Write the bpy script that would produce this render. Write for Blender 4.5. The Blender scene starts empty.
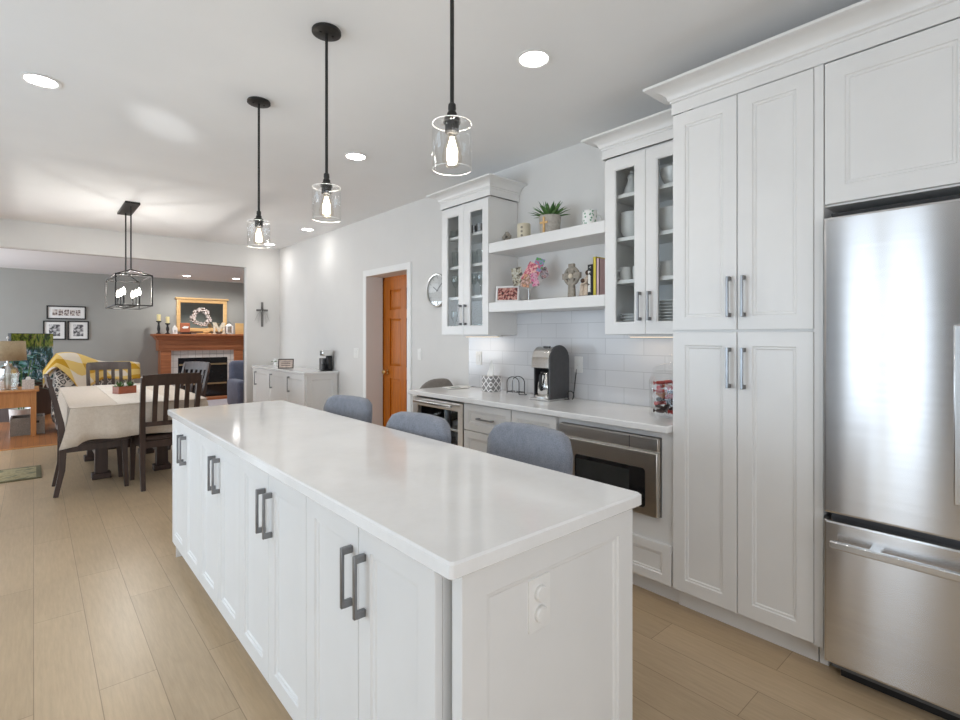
import bpy, bmesh, math, random
from mathutils import Vector, Matrix
random.seed(7)
S = bpy.context.scene
COL = S.collection
PI = math.pi
R = math.radians

# ------------------------------------------------------------------ camera, world, light, exposure
EYE = 1.362
cd = bpy.data.cameras.new('camera'); cam = bpy.data.objects.new('camera', cd); COL.objects.link(cam)
cam.location = (0, 0, EYE); cam.rotation_euler = (R(90), 0, R(-41.2))
cd.sensor_width = 36; cd.lens = 36 * 510 / 960; cd.shift_y = -23.75 / 960; cd.clip_start = .02; cd.clip_end = 100
S.camera = cam
S.view_settings.view_transform = 'Standard'; S.view_settings.look = 'None'
S.view_settings.gamma = 1; S.view_settings.use_curve_mapping = False
S.view_settings.exposure = 0.03
S.cycles.max_bounces = 12; S.cycles.diffuse_bounces = 8; S.cycles.glossy_bounces = 5; S.cycles.transparent_max_bounces = 16
S.cycles.sample_clamp_indirect = 6; S.cycles.caustics_reflective = False; S.cycles.caustics_refractive = False
w = bpy.data.worlds.new('sky'); S.world = w; w.use_nodes = True
w.node_tree.nodes['Background'].inputs[0].default_value = (.80, .90, 1.0, 1)
w.node_tree.nodes['Background'].inputs[1].default_value = 1.7

def area(name, loc, rot, sx, sy, power, col=(1, 1, 1)):
    l = bpy.data.lights.new(name, 'AREA'); l.shape = 'RECTANGLE'; l.size = sx; l.size_y = sy; l.energy = power; l.color = col
    o = bpy.data.objects.new(name, l); COL.objects.link(o); o.location = loc; o.rotation_euler = rot
    return o
DAY = (.74, .87, 1.0)
# daylight coming through the glazed openings of the left wall, the wall behind the camera and the family room; the slider is added fill
area('daylight_patio', (-2.78, 1.33, 1.25), (0, R(-90), 0), 2.36, .80, 10, DAY)
area('island_fill_daylight', (-2.78, 3.1, 1.1), (0, R(-90), 0), 2.0, 1.9, 58, (.64, .82, 1.0))  # added fill for the island front, clear of the refrigerator's reflection
area('daylight_dining', (-2.78, 5.6, 1.35), (0, R(-90), 0), 1.4, 2.4, 15, DAY)
area('daylight_breakfast', (-2.78, -1.0, 1.35), (0, R(-90), 0), 1.4, 1.3, 2, DAY)
area('daylight_rear', (-.4, -2.48, 1.35), (R(90), 0, 0), 3.2, 1.5, 36, (.97, .98, 1.0))
area('daylight_family', (-2.78, 10.4, 1.3), (0, R(-90), 0), 2.1, 3.2, 125, (.82, .91, 1.0))

# ------------------------------------------------------------------ helpers
def lin(c):
    c = c / 255
    return c / 12.92 if c <= .04045 else ((c + .055) / 1.055) ** 2.4
def rgb(r, g, b): return (lin(r), lin(g), lin(b), 1)

class NT:
    def __init__(s, name):
        s.m = bpy.data.materials.new(name); s.m.use_nodes = True
        s.t = s.m.node_tree; s.t.nodes.clear()
        s.out = s.n('ShaderNodeOutputMaterial')
    def n(s, typ, **kw):
        nd = s.t.nodes.new(typ)
        for k, v in kw.items(): setattr(nd, k, v)
        return nd
    def l(s, a, b): s.t.links.new(a, b)
    def bsdf(s, col=(1, 1, 1, 1), rough=.5, metal=0):
        b = s.n('ShaderNodeBsdfPrincipled'); b.inputs['Base Color'].default_value = col
        b.inputs['Roughness'].default_value = rough; b.inputs['Metallic'].default_value = metal
        s.l(b.outputs[0], s.out.inputs[0]); s.b = b
        return b
    def coord(s, scale=(1, 1, 1), rot=(0, 0, 0), kind='Object'):
        tc = s.n('ShaderNodeTexCoord'); mp = s.n('ShaderNodeMapping')
        mp.inputs['Scale'].default_value = scale; mp.inputs['Rotation'].default_value = rot
        s.l(tc.outputs[kind], mp.inputs[0]); return mp.outputs[0]
    def noise(s, vec, scale, detail=3, rough=.55):
        t = s.n('ShaderNodeTexNoise'); t.inputs['Scale'].default_value = scale; t.inputs['Detail'].default_value = detail
        t.inputs['Roughness'].default_value = rough; s.l(vec, t.inputs['Vector']); return t.outputs[0]
    def ramp(s, fac, stops, interp='LINEAR'):
        r = s.n('ShaderNodeValToRGB'); r.color_ramp.interpolation = interp
        while len(r.color_ramp.elements) < len(stops): r.color_ramp.elements.new(.5)
        for e, (p, c) in zip(r.color_ramp.elements, stops): e.position = p; e.color = c
        s.l(fac, r.inputs[0]); return r.outputs[0]
    def mix(s, fac, a, b, mode='MIX'):
        m = s.n('ShaderNodeMix', data_type='RGBA', blend_type=mode)
        for inp, v in ((m.inputs[0], fac), (m.inputs[6], a), (m.inputs[7], b)):
            if isinstance(v, (int, float, tuple)): inp.default_value = v
            else: s.l(v, inp)
        return m.outputs[2]
    def bump(s, h, strength=.1, dist=.01):
        b = s.n('ShaderNodeBump'); b.inputs['Strength'].default_value = strength; b.inputs['Distance'].default_value = dist
        s.l(h, b.inputs['Height']); s.l(b.outputs[0], s.b.inputs['Normal'])

def plain(name, col, rough=.5, metal=0, var=.04, scale=14, bump=0):
    """a plain surface with a faint procedural variation in tone"""
    t = NT(name); b = t.bsdf(col, rough, metal)
    v = t.coord(); f = t.noise(v, scale)
    lo = tuple(c * (1 - var) for c in col[:3]) + (1,); hi = tuple(min(1, c * (1 + var)) for c in col[:3]) + (1,)
    t.l(t.ramp(f, [(.3, lo), (.7, hi)]), b.inputs['Base Color'])
    if bump: t.bump(f, bump, .004)
    return t.m
def woodmat(name, c1, c2, rough=.4, axis=2, scale=9, stretch=.08):
    t = NT(name); b = t.bsdf(c1, rough)
    sc = [1, 1, 1]; sc[axis] = stretch
    v = t.coord(tuple(sc)); f = t.noise(v, scale * 4, 5, .65)
    t.l(t.ramp(f, [(.3, c1), (.72, c2)]), b.inputs['Base Color']); t.bump(f, .05, .003)
    return t.m
def glassmat(name, tint=(1, 1, 1, 1), base=.04, rough=0.0, gain=.55):
    t = NT(name)
    tr = t.n('ShaderNodeBsdfTransparent'); tr.inputs[0].default_value = tint
    gl = t.n('ShaderNodeBsdfGlossy'); gl.inputs['Roughness'].default_value = rough
    lw = t.n('ShaderNodeLayerWeight'); lw.inputs[0].default_value = .35
    ad = t.n('ShaderNodeMath', operation='MULTIPLY_ADD'); ad.inputs[1].default_value = gain; ad.inputs[2].default_value = base
    t.l(lw.outputs['Facing'], ad.inputs[0])
    pw = t.n('ShaderNodeMath', operation='POWER'); pw.inputs[1].default_value = 2.0
    t.l(ad.outputs[0], pw.inputs[0])
    ad2 = t.n('ShaderNodeMath', operation='ADD'); ad2.inputs[1].default_value = base; t.l(pw.outputs[0], ad2.inputs[0])
    mx = t.n('ShaderNodeMixShader'); t.l(ad2.outputs[0], mx.inputs[0]); t.l(tr.outputs[0], mx.inputs[1]); t.l(gl.outputs[0], mx.inputs[2])
    t.l(mx.outputs[0], t.out.inputs[0])
    return t.m
def emit(name, col, strength):
    t = NT(name); e = t.n('ShaderNodeEmission'); e.inputs[0].default_value = col; e.inputs[1].default_value = strength
    t.l(e.outputs[0], t.out.inputs[0]); return t.m

class MB:
    def __init__(s): s.bm = bmesh.new()
    def quad(s, *p):
        return s.bm.faces.new([s.bm.verts.new(q) for q in p])
    def box(s, x0, x1, y0, y1, z0, z1, M=None):
        v = [s.bm.verts.new((M @ Vector((x, y, z))) if M else (x, y, z)) for x in (x0, x1) for y in (y0, y1) for z in (z0, z1)]
        for f in ((0, 1, 3, 2), (4, 6, 7, 5), (0, 4, 5, 1), (2, 3, 7, 6), (0, 2, 6, 4), (1, 5, 7, 3)):
            s.bm.faces.new([v[i] for i in f])
        return s
    def rings(s, rings, cap0=True, cap1=True, closed=False):
        vs = [[s.bm.verts.new(p) for p in r] for r in rings]
        n = len(vs[0])
        seq = list(zip(vs, vs[1:])) + ([(vs[-1], vs[0])] if closed else [])
        for a, b in seq:
            for i in range(n):
                s.bm.faces.new((a[i], a[(i + 1) % n], b[(i + 1) % n], b[i]))
        if not closed:
            if cap0: s.bm.faces.new(vs[0][::-1])
            if cap1: s.bm.faces.new(vs[-1])
        return s
    def lathe(s, prof, c=(0, 0, 0), n=24, M=None, cap0=True, cap1=True, closed=False):
        rs = []
        for r, z in prof:
            r = max(r, 1e-4)
            rs.append([Vector((c[0] + r * math.cos(2 * PI * i / n), c[1] + r * math.sin(2 * PI * i / n), c[2] + z)) for i in range(n)])
        if M: rs = [[M @ p for p in r] for r in rs]
        return s.rings(rs, cap0, cap1, closed)
    def tube(s, pts, r, n=8, closed=False):
        pts = [Vector(p) for p in pts]; rs = []
        m = len(pts); up = Vector((0, 0, 1))
        rr = r if isinstance(r, (list, tuple)) else [r] * m
        pu = None
        for i, p in enumerate(pts):
            if closed: d = pts[(i + 1) % m] - pts[i - 1]
            else: d = pts[min(i + 1, m - 1)] - pts[max(i - 1, 0)]
            d.normalize()
            u = pu if pu is not None else (up if abs(d.z) < .9 else Vector((1, 0, 0)))
            a = (u - d * u.dot(d)).normalized(); b = d.cross(a); pu = a
            rs.append([p + (a * math.cos(2 * PI * k / n) + b * math.sin(2 * PI * k / n)) * rr[i] for k in range(n)])
        return s.rings(rs, closed=closed)
    def beam(s, pts, w, d, side=(1, 0, 0)):
        """rectangular bar along pts; w along side, d across"""
        sd = Vector(side); rs = []; pts = [Vector(p) for p in pts]; m = len(pts)
        ww = w if isinstance(w, (list, tuple)) else [w] * m
        dd = d if isinstance(d, (list, tuple)) else [d] * m
        for i, p in enumerate(pts):
            t = (pts[min(i + 1, m - 1)] - pts[max(i - 1, 0)]).normalized()
            a = (sd - t * sd.dot(t)).normalized(); b = t.cross(a)
            rs.append([p + a * (x * ww[i] / 2) + b * (y * dd[i] / 2) for x, y in ((-1, -1), (1, -1), (1, 1), (-1, 1))])
        return s.rings(rs)
    def prism(s, poly, M, h):
        """polygon in local xy extruded by h along local z, placed by M"""
        return s.rings([[M @ Vector((x, y, 0)) for x, y in poly], [M @ Vector((x, y, h)) for x, y in poly]])
    def ball(s, c, r, n=12, sc=(1, 1, 1)):
        m = Matrix.Translation(c) @ Matrix.Diagonal((r * sc[0], r * sc[1], r * sc[2], 1))
        bmesh.ops.create_uvsphere(s.bm, u_segments=n, v_segments=max(6, n // 2 + 1), radius=1, matrix=m); return s
    def disc(s, c, r, n=24):
        s.bm.faces.new([s.bm.verts.new((c[0] + r * math.cos(2 * PI * i / n), c[1] + r * math.sin(2 * PI * i / n), c[2])) for i in range(n)]); return s
    def build(s, name, mat, parent=None, local=False, bevel=0, sharp=32, sub=0, solid=0, base=None):
        bmesh.ops.recalc_face_normals(s.bm, faces=s.bm.faces[:])
        me = bpy.data.meshes.new(name)
        off = Vector((0, 0, 0)); o = bpy.data.objects.new(name, me); COL.objects.link(o)
        if parent is not None:
            o.parent = parent
            if not local:
                q = parent
                while q is not None: off += q.location; q = q.parent
        elif not local:
            co = [v.co for v in s.bm.verts]
            mn = [min(c[i] for c in co) for i in range(3)]; mx = [max(c[i] for c in co) for i in range(3)]
            off = Vector(((mn[0] + mx[0]) / 2, (mn[1] + mx[1]) / 2, mn[2])) if base is None else Vector(base)
            o.location = off
        if off.length: bmesh.ops.translate(s.bm, verts=s.bm.verts[:], vec=-off)
        s.bm.to_mesh(me); s.bm.free(); me.materials.append(mat)
        if sharp is not None:
            me.shade_smooth(); me.set_sharp_from_angle(angle=R(sharp))
        if solid:
            md = o.modifiers.new('thick', 'SOLIDIFY'); md.thickness = solid; md.offset = 0
        if bevel:
            md = o.modifiers.new('edge', 'BEVEL'); md.width = bevel; md.segments = 2; md.limit_method = 'ANGLE'; md.angle_limit = R(40)
        if sub:
            md = o.modifiers.new('smooth', 'SUBSURF'); md.levels = sub; md.render_levels = sub
        return o

def tag(o, label, cat, group=None, kind=None):
    o['label'] = label; o['category'] = cat
    if group: o['group'] = group
    if kind: o['kind'] = kind
    return o
def thing(name, label, cat, loc=(0, 0, 0), rz=0, group=None):
    o = bpy.data.objects.new(name, None); COL.objects.link(o); o.location = loc; o.rotation_euler = (0, 0, rz); o.empty_display_size = .1
    return tag(o, label, cat, group)
def struct(o, label, cat=None):
    o['kind'] = 'structure'; o['label'] = label; o['category'] = cat or o.name.split('_')[0]
    return o
def copy_tree(o, parent=None):
    c = o.copy(); COL.objects.link(c)
    if parent: c.parent = parent
    for ch in list(o.children): copy_tree(ch, c)
    return c
def dup(o, loc, rz, label, group=None):
    c = copy_tree(o); c.location = loc; c.rotation_euler = (0, 0, rz); c['label'] = label
    if group: c['group'] = group
    return c
def FX(x, y, z):   # a frame on a face that looks towards -X: u to the right, v up, w out of the face
    return Matrix(((0, 0, -1, x), (-1, 0, 0, y), (0, 1, 0, z), (0, 0, 0, 1)))
def FY(x, y, z):   # a face that looks towards -Y
    return Matrix(((1, 0, 0, x), (0, 0, -1, y), (0, 1, 0, z), (0, 0, 0, 1)))
def rr(x0, x1, y0, y1, i=0): return [(x0 + i, y0 + i), (x1 - i, y0 + i), (x1 - i, y1 - i), (x0 + i, y1 - i)]
def rrect(w, h, r, n=5):
    p = []
    for cx, cy, a0 in ((w / 2 - r, h / 2 - r, 0), (-w / 2 + r, h / 2 - r, 90), (-w / 2 + r, -h / 2 + r, 180), (w / 2 - r, -h / 2 + r, 270)):
        for k in range(n + 1):
            a = R(a0 + 90 * k / n); p.append((cx + r * math.cos(a), cy + r * math.sin(a)))
    return p
def shaker(M, W, H, T=.02, fr=.062, glass=False):
    """a framed door with a stepped recessed panel (or an open pane)"""
    mb = MB()
    prof = [(0, 0), (0, T - .0015), (.0015, T), (fr, T), (fr + .004, T - .005), (fr + .012, T - .006), (fr + .016, T - .010)]
    if glass: prof = [(0, 0), (0, T - .0015), (.0015, T), (fr, T), (fr + .004, T - .004), (fr + .007, T - .005), (fr + .007, 0)]
    rs = [[M @ Vector((x, y, w_)) for x, y in rr(0, W, 0, H, i)] for i, w_ in prof]
    if glass: mb.rings(rs, closed=True)
    else: mb.rings(rs)
    return mb
def pull(M, u, v, L=.16, horizontal=False, name='handle', parent=None):
    """squared bar pull standing off two posts, w outwards"""
    mb = MB(); t = .011
    def bx(a0, a1, b0, b1, c0, c1):
        if horizontal: mb.box(u + b0, u + b1, v + a0, v + a1, c0, c1, M)
        else: mb.box(u + a0, u + a1, v + b0, v + b1, c0, c1, M)
    bx(-t / 2, t / 2, -L / 2, L / 2, .024, .033)
    bx(-t / 2 - .001, t / 2 + .001, -L / 2, -L / 2 + .019, 0, .026); bx(-t / 2 - .001, t / 2 + .001, L / 2 - .019, L / 2, 0, .026)
    return mb.build(name, M_.pull, parent, bevel=.0015)

class M_: pass
M_.white = plain('cabinet_white', (.735, .73, .72, 1), .38, 0, .015, 6)
M_.wall = plain('wall_paint', (.69, .678, .66, 1), .75, 0, .015, 3, .02)
M_.ceil = plain('ceiling_paint', (.80, .805, .81, 1), .85, 0, .012, 3)
M_.trim = plain('trim_white', (.80, .80, .79, 1), .4, 0, .01, 4)
M_.greywall = plain('grey_wall_paint', (.33, .33, .308, 1), .75, 0, .02, 3, .02)
M_.pull = plain('gunmetal', (.24, .24, .245, 1), .32, .9, .08, 30)
M_.black = plain('black_metal', (.018, .018, .019, 1), .42, .3, .15, 30)
M_.bronze = plain('dark_bronze', (.030, .029, .028, 1), .45, .5, .2, 40)
M_.dark = plain('dark_void', (.008, .008, .009, 1), .5, 0, .2, 20)
M_.glass = glassmat('clear_glass', (.992, .995, .995, 1), .03)
M_.cabglass = glassmat('cabinet_glass', (.95, .96, .96, 1), .006, 0, .36)
M_.china = plain('white_china', (.78, .78, .77, 1), .22, 0, .03, 9)
M_.chrome = plain('chrome', (.75, .75, .74, 1), .12, 1, .03, 20)
M_.silver = plain('satin_nickel', (.58, .57, .55, 1), .3, 1, .04, 20)
M_.plate = plain('plastic_white', (.78, .77, .75, 1), .35, 0, .02, 20)
M_.paper = plain('paper', (.80, .80, .78, 1), .8, 0, .03, 20)
M_.espresso = woodmat('espresso_wood', rgb(48, 34, 28), rgb(68, 49, 41), .42)
M_.oak = woodmat('honey_oak', rgb(178, 118, 62), rgb(205, 146, 86), .4)
M_.mantelwood = woodmat('mantel_oak', rgb(150, 92, 60), rgb(186, 120, 80), .4, 0)
M_.doorwood = woodmat('door_oak', rgb(164, 86, 8), rgb(196, 110, 14), .35)
M_.lightoak = woodmat('light_oak', rgb(200, 160, 104), rgb(222, 184, 130), .4, 0)

def steel(name, col, rough, axis_scale):
    t = NT(name); b = t.bsdf(col, rough, 1)
    v = t.coord(axis_scale); f = t.noise(v, 60, 4, .7)
    t.l(t.ramp(f, [(.3, tuple(c * .93 for c in col[:3]) + (1,)), (.7, col)]), b.inputs['Base Color'])
    return t, b, f
t, b, f = steel('fridge_steel', (.78, .78, .79, 1), .20, (1, .02, 1))
b.inputs['Anisotropic'].default_value = 1.0; b.inputs['Anisotropic Rotation'].default_value = .25
tg = t.n('ShaderNodeTangent', direction_type='RADIAL', axis='Z'); t.l(tg.outputs[0], b.inputs['Tangent'])
wv = t.noise(t.coord((1, 1, .12)), 1.7, 0); t.bump(wv, .25, .02)
M_.fridge = t.m
t, b, f = steel('appliance_steel', (.70, .66, .61, 1), .28, (1, .03, 1)); M_.steel = t.m

# quartz worktop
t = NT('white_quartz'); b = t.bsdf((.80, .80, .80, 1), .10); f = t.noise(t.coord(), 3.2, 6, .7)
t.l(t.ramp(f, [(.35, (.76, .755, .75, 1)), (.6, (.815, .813, .81, 1))]), b.inputs['Base Color']); M_.quartz = t.m

# floor: wide planks that run away along Y
def planks(name, ca, cb, cm, w_, L, rough):
    t = NT(name); b = t.bsdf(ca, rough)
    tc = t.n('ShaderNodeTexCoord'); sx = t.n('ShaderNodeSeparateXYZ'); t.l(tc.outputs['Object'], sx.inputs[0])
    cx = t.n('ShaderNodeCombineXYZ'); t.l(sx.outputs[1], cx.inputs[0]); t.l(sx.outputs[0], cx.inputs[1])
    br = t.n('ShaderNodeTexBrick'); br.inputs['Scale'].default_value = 1; br.inputs['Brick Width'].default_value = L; br.inputs['Row Height'].default_value = w_
    br.inputs['Mortar Size'].default_value = .0014; br.inputs['Mortar Smooth'].default_value = .2; br.inputs['Bias'].default_value = 0; br.offset = .37; br.offset_frequency = 2
    br.inputs['Color1'].default_value = ca; br.inputs['Color2'].default_value = cb; br.inputs['Mortar'].default_value = cm
    t.l(cx.outputs[0], br.inputs['Vector'])
    g = t.noise(t.coord((14, 1.2, 1)), 5, 6, .65); g2 = t.noise(t.coord((1.0, .5, 1)), 2.4, 4, .6)
    c = t.mix(.55, br.outputs[0], t.ramp(g, [(.25, (.62, .60, .58, 1)), (.75, (1, 1, 1, 1))]), 'MULTIPLY')
    c = t.mix(.5, c, t.ramp(g2, [(.3, (.72, .71, .70, 1)), (.7, (1, 1, 1, 1))]), 'MULTIPLY')
    t.l(c, b.inputs['Base Color']); t.bump(br.outputs[1], -.12, .002)
    return t.m
M_.floor = planks('oak_plank_floor', rgb(205, 180, 147), rgb(192, 168, 136), rgb(150, 129, 102), .19, 1.22, .34)
M_.hardwood = planks('red_oak_floor', rgb(184, 122, 72), rgb(166, 106, 60), rgb(90, 50, 26), .058, .9, .3)

# wall tile, laid on an X plane: u = Y, v = Z
def tiles(name, ca, cb, cm, w_, h_, rough, mortar=.0022, plane='x', off=.5):
    t = NT(name); b = t.bsdf(ca, rough)
    tc = t.n('ShaderNodeTexCoord'); sx = t.n('ShaderNodeSeparateXYZ'); t.l(tc.outputs['Object'], sx.inputs[0])
    cx = t.n('ShaderNodeCombineXYZ'); t.l(sx.outputs[1 if plane == 'x' else 0], cx.inputs[0]); t.l(sx.outputs[2], cx.inputs[1])
    br = t.n('ShaderNodeTexBrick'); br.inputs['Scale'].default_value = 1; br.inputs['Brick Width'].default_value = w_; br.inputs['Row Height'].default_value = h_
    br.inputs['Mortar Size'].default_value = mortar; br.inputs['Mortar Smooth'].default_value = .3; br.offset = off
    br.inputs['Color1'].default_value = ca; br.inputs['Color2'].default_value = cb; br.inputs['Mortar'].default_value = cm
    t.l(cx.outputs[0], br.inputs['Vector']); t.l(br.outputs[0], b.inputs['Base Color']); t.bump(br.outputs[1], -.25, .002)
    return t.m
M_.subway = tiles('subway_tile', (.59, .59, .605, 1), (.63, .63, .64, 1), (.45, .45, .46, 1), .29, .1085, .12)
M_.hearth = tiles('hearth_tile', rgb(214, 210, 206), rgb(204, 200, 196), rgb(150, 146, 142), .14, .14, .3, .004, 'y', 0)

# fabrics
def weave(name, c1, c2, scale=260, rough=.9):
    t = NT(name); b = t.bsdf(c1, rough); v = t.coord()
    f = t.noise(v, scale, 2, .7); f2 = t.noise(v, scale * .12, 3)
    c = t.mix(.35, t.ramp(f, [(.35, c1), (.65, c2)]), t.ramp(f2, [(.3, c1), (.7, c2)]))
    t.l(c, b.inputs['Base Color']); t.bump(f, .25, .002); b.inputs['Sheen Weight'].default_value = .2
    return t.m
M_.grey = weave('grey_tweed', rgb(104, 109, 120), rgb(142, 147, 158))
M_.taupe = weave('taupe_tweed', rgb(104, 98, 92), rgb(128, 122, 116))
M_.linen = weave('linen_cloth', rgb(188, 172, 154), rgb(214, 202, 188), 320)
M_.runner = weave('runner_cloth', rgb(206, 196, 182), rgb(228, 220, 210), 60)
M_.blue = weave('blue_grey_fabric', rgb(82, 88, 108), rgb(106, 112, 132), 90)
M_.shade = weave('burlap_shade', rgb(150, 132, 104), rgb(182, 164, 134), 160)
M_.rugv = weave('lilac_grey_rug', rgb(158, 150, 156), rgb(176, 168, 174), 60)

# ------------------------------------------------------------------ room shell
XR, YF, ZC = 2.94, 8.2, 2.743
XL, YB, YBACK, ZF = -2.7, -2.4, 12.6, 2.6
def shell(name, mat, boxes, label, cat=None):
    mb = MB()
    for bx in boxes: mb.box(*bx)
    return struct(mb.build(name, mat, sharp=None, local=True), label, cat)
shell('floor', M_.floor, [(XL - .2, 3.6, YB - .2, YF + .14, -.1, 0)], 'wide oak plank floor of the kitchen and dining area', 'floor')
shell('floor_family', M_.hardwood, [(XL - .2, 5.0, YF + .14, YBACK + .2, -.1, 0)], 'red oak strip floor of the family room', 'floor')
shell('ceiling', M_.ceil, [(XL - .2, 3.6, YB - .2, YF + .1, ZC, ZC + .1)], 'flat white ceiling of the kitchen')
shell('ceiling_family', M_.ceil, [(XL - .2, 5.0, YF + .1, YBACK + .2, ZF, ZF + .1)], 'flat white ceiling of the family room')
# right wall with the recessed doorway
DY0, DY1, DZ = 4.50, 5.37, 2.06
shell('wall_right', M_.wall, [(XR, 3.16, YB, DY0, 0, ZC), (XR, 3.16, DY1, YF, 0, ZC), (XR, 3.16, DY0, DY1, DZ, ZC),
      (3.22, 3.4, DY0 - .2, DY1 + .2, 0, DZ + .2)], 'off-white wall on the right behind the cabinets')
# far wall, kitchen face white and family room face grey
OX1, OX0, OZ = 2.445, -2.2, 2.415
shell('wall_far', M_.wall, [(OX1, 3.16, YF, YF + .10, 0, ZC), (XL, OX1, YF, YF + .10, OZ, ZC), (XL, OX0, YF, YF + .10, 0, OZ)], 'off-white far wall with the wide opening')
shell('wall_far_family', M_.greywall, [(OX1, 5.0, YF + .10, YF + .14, 0, ZF), (OX0, OX1, YF + .10, YF + .14, OZ, ZF), (XL, OX0, YF + .10, YF + .14, 0, ZF)], 'grey family room face of the far wall')
def holed(x0, x1, y0, y1, holes):
    """a wall along Y with (y0, y1, z0, z1) openings"""
    out = []; y = y0
    for a, b_, z0, z1 in sorted(holes):
        out.append((x0, x1, y, a, 0, ZC)); out.append((x0, x1, a, b_, 0, z0) if z0 > .01 else None); out.append((x0, x1, a, b_, z1, ZC)); y = b_
    out.append((x0, x1, y, y1, 0, ZC))
    return [q for q in out if q]
LW = [(.90, 1.76, .06, 2.45), (2.12, 4.08, .06, 2.1), (4.4, 6.8, .75, 2.05), (-1.65, -.35, .9, 2.05)]  # second opening is added out of view to light the island front
shell('wall_left', M_.wall, holed(XL - .14, XL, YB, YF, LW), 'off-white window wall on the left')
shell('wall_left_family', M_.greywall, holed(XL - .14, XL, YF + .14, YBACK + .2, [(8.75, 12.05, .2, 2.4)]), 'grey window wall of the family room')
shell('wall_right_family', M_.greywall, [(4.9, 5.0, YF + .14, YBACK, 0, ZF)], 'grey right wall of the family room')
shell('wall_back_family', M_.greywall, [(XL, 5.0, YBACK, YBACK + .12, 0, ZF)], 'grey back wall of the family room with the fireplace')
shell('wall_rear', M_.wall, [(XL, -2.0, YB - .14, YB, 0, ZC), (1.2, 3.16, YB - .14, YB, 0, ZC), (-2.0, 1.2, YB - .14, YB, 0, .6), (-2.0, 1.2, YB - .14, YB, 2.1, ZC)], 'off-white wall behind the viewpoint')
# window frames of the daylight openings
def winframe(name, x, a, b_, z0, z1, mull):
    mb = MB(); t_ = .05
    mb.box(x - .1, x + .01, a, a + t_, z0, z1); mb.box(x - .1, x + .01, b_ - t_, b_, z0, z1); mb.box(x - .1, x + .01, a, b_, z0, z0 + t_); mb.box(x - .1, x + .01, a, b_, z1 - t_, z1)
    for k in range(1, mull): q = a + (b_ - a) * k / mull; mb.box(x - .07, x - .02, q - .03, q + .03, z0, z1)
    return struct(mb.build(name, M_.trim, local=True, sharp=None), 'white window frame on the left side')
w1 = winframe('window_1', XL, *LW[0], 1); winframe('window_2', XL, *LW[2], 3); winframe('window_3', XL, *LW[3], 2); winframe('window_added', XL, *LW[1], 2); winframe('window_4', XL, 8.75, 12.05, .2, 2.4, 3)  # the double frame beside the patio door belongs to the added opening
M_.drape = plain('drape_grey', (.13, .125, .125, 1), .9, 0, .1, 12)
mb = MB(); mb.box(XL - .07, XL - .02, 1.30, 1.39, .06, 2.45); mb.build('door_stile', plain('cream_stile', (.86, .80, .66, 1), .5), w1, local=True, sharp=None)  # unseen cream stile, added to put a band in the refrigerator's reflection
for ya, yb in ((.42, .93), (1.73, 2.12)):  # unseen drapes, added to darken the edges of the refrigerator's reflection
    mb = MB(); n_ = 48; f0 = [mb.bm.verts.new((XL + .05 + .025 * math.sin(i * .9), ya + (yb - ya) * i / n_, .03)) for i in range(n_ + 1)]; f1 = [mb.bm.verts.new((v.co.x, v.co.y, 2.6)) for v in f0]
    for i in range(n_): mb.bm.faces.new((f0[i], f0[i + 1], f1[i + 1], f1[i]))
    mb.build('drape', M_.drape, w1, local=True, sharp=None, solid=.004)
# casing and baseboards
shell('trim_1', M_.trim, [(XR - .014, XR, DY0 - .07, DY0, 0, DZ + .07), (XR - .014, XR, DY1, DY1 + .07, 0, DZ + .07), (XR - .014, XR, DY0, DY1, DZ, DZ + .07)], 'white casing around the recessed doorway', 'trim')
shell('baseboard_right', M_.trim, [(XR - .012, XR, DY1 + .07, YF, 0, .11), (XR - .012, XR, 3.62, DY0 - .07, 0, .11)], 'white baseboard along the right wall', 'baseboard')
shell('baseboard_far', M_.trim, [(OX1, XR - .012, YF - .012, YF, 0, .11)], 'white baseboard along the far wall', 'baseboard')
shell('baseboard_family', M_.trim, [(XL, 1.9, YBACK - .014, YBACK, 0, .11)], 'white baseboard along the family room back wall', 'baseboard')
shell('trim_2', M_.oak, [(OX0, OX1, YF + .10, YF + .16, 0, .008)], 'oak threshold strip between the two floors', 'trim')
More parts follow.
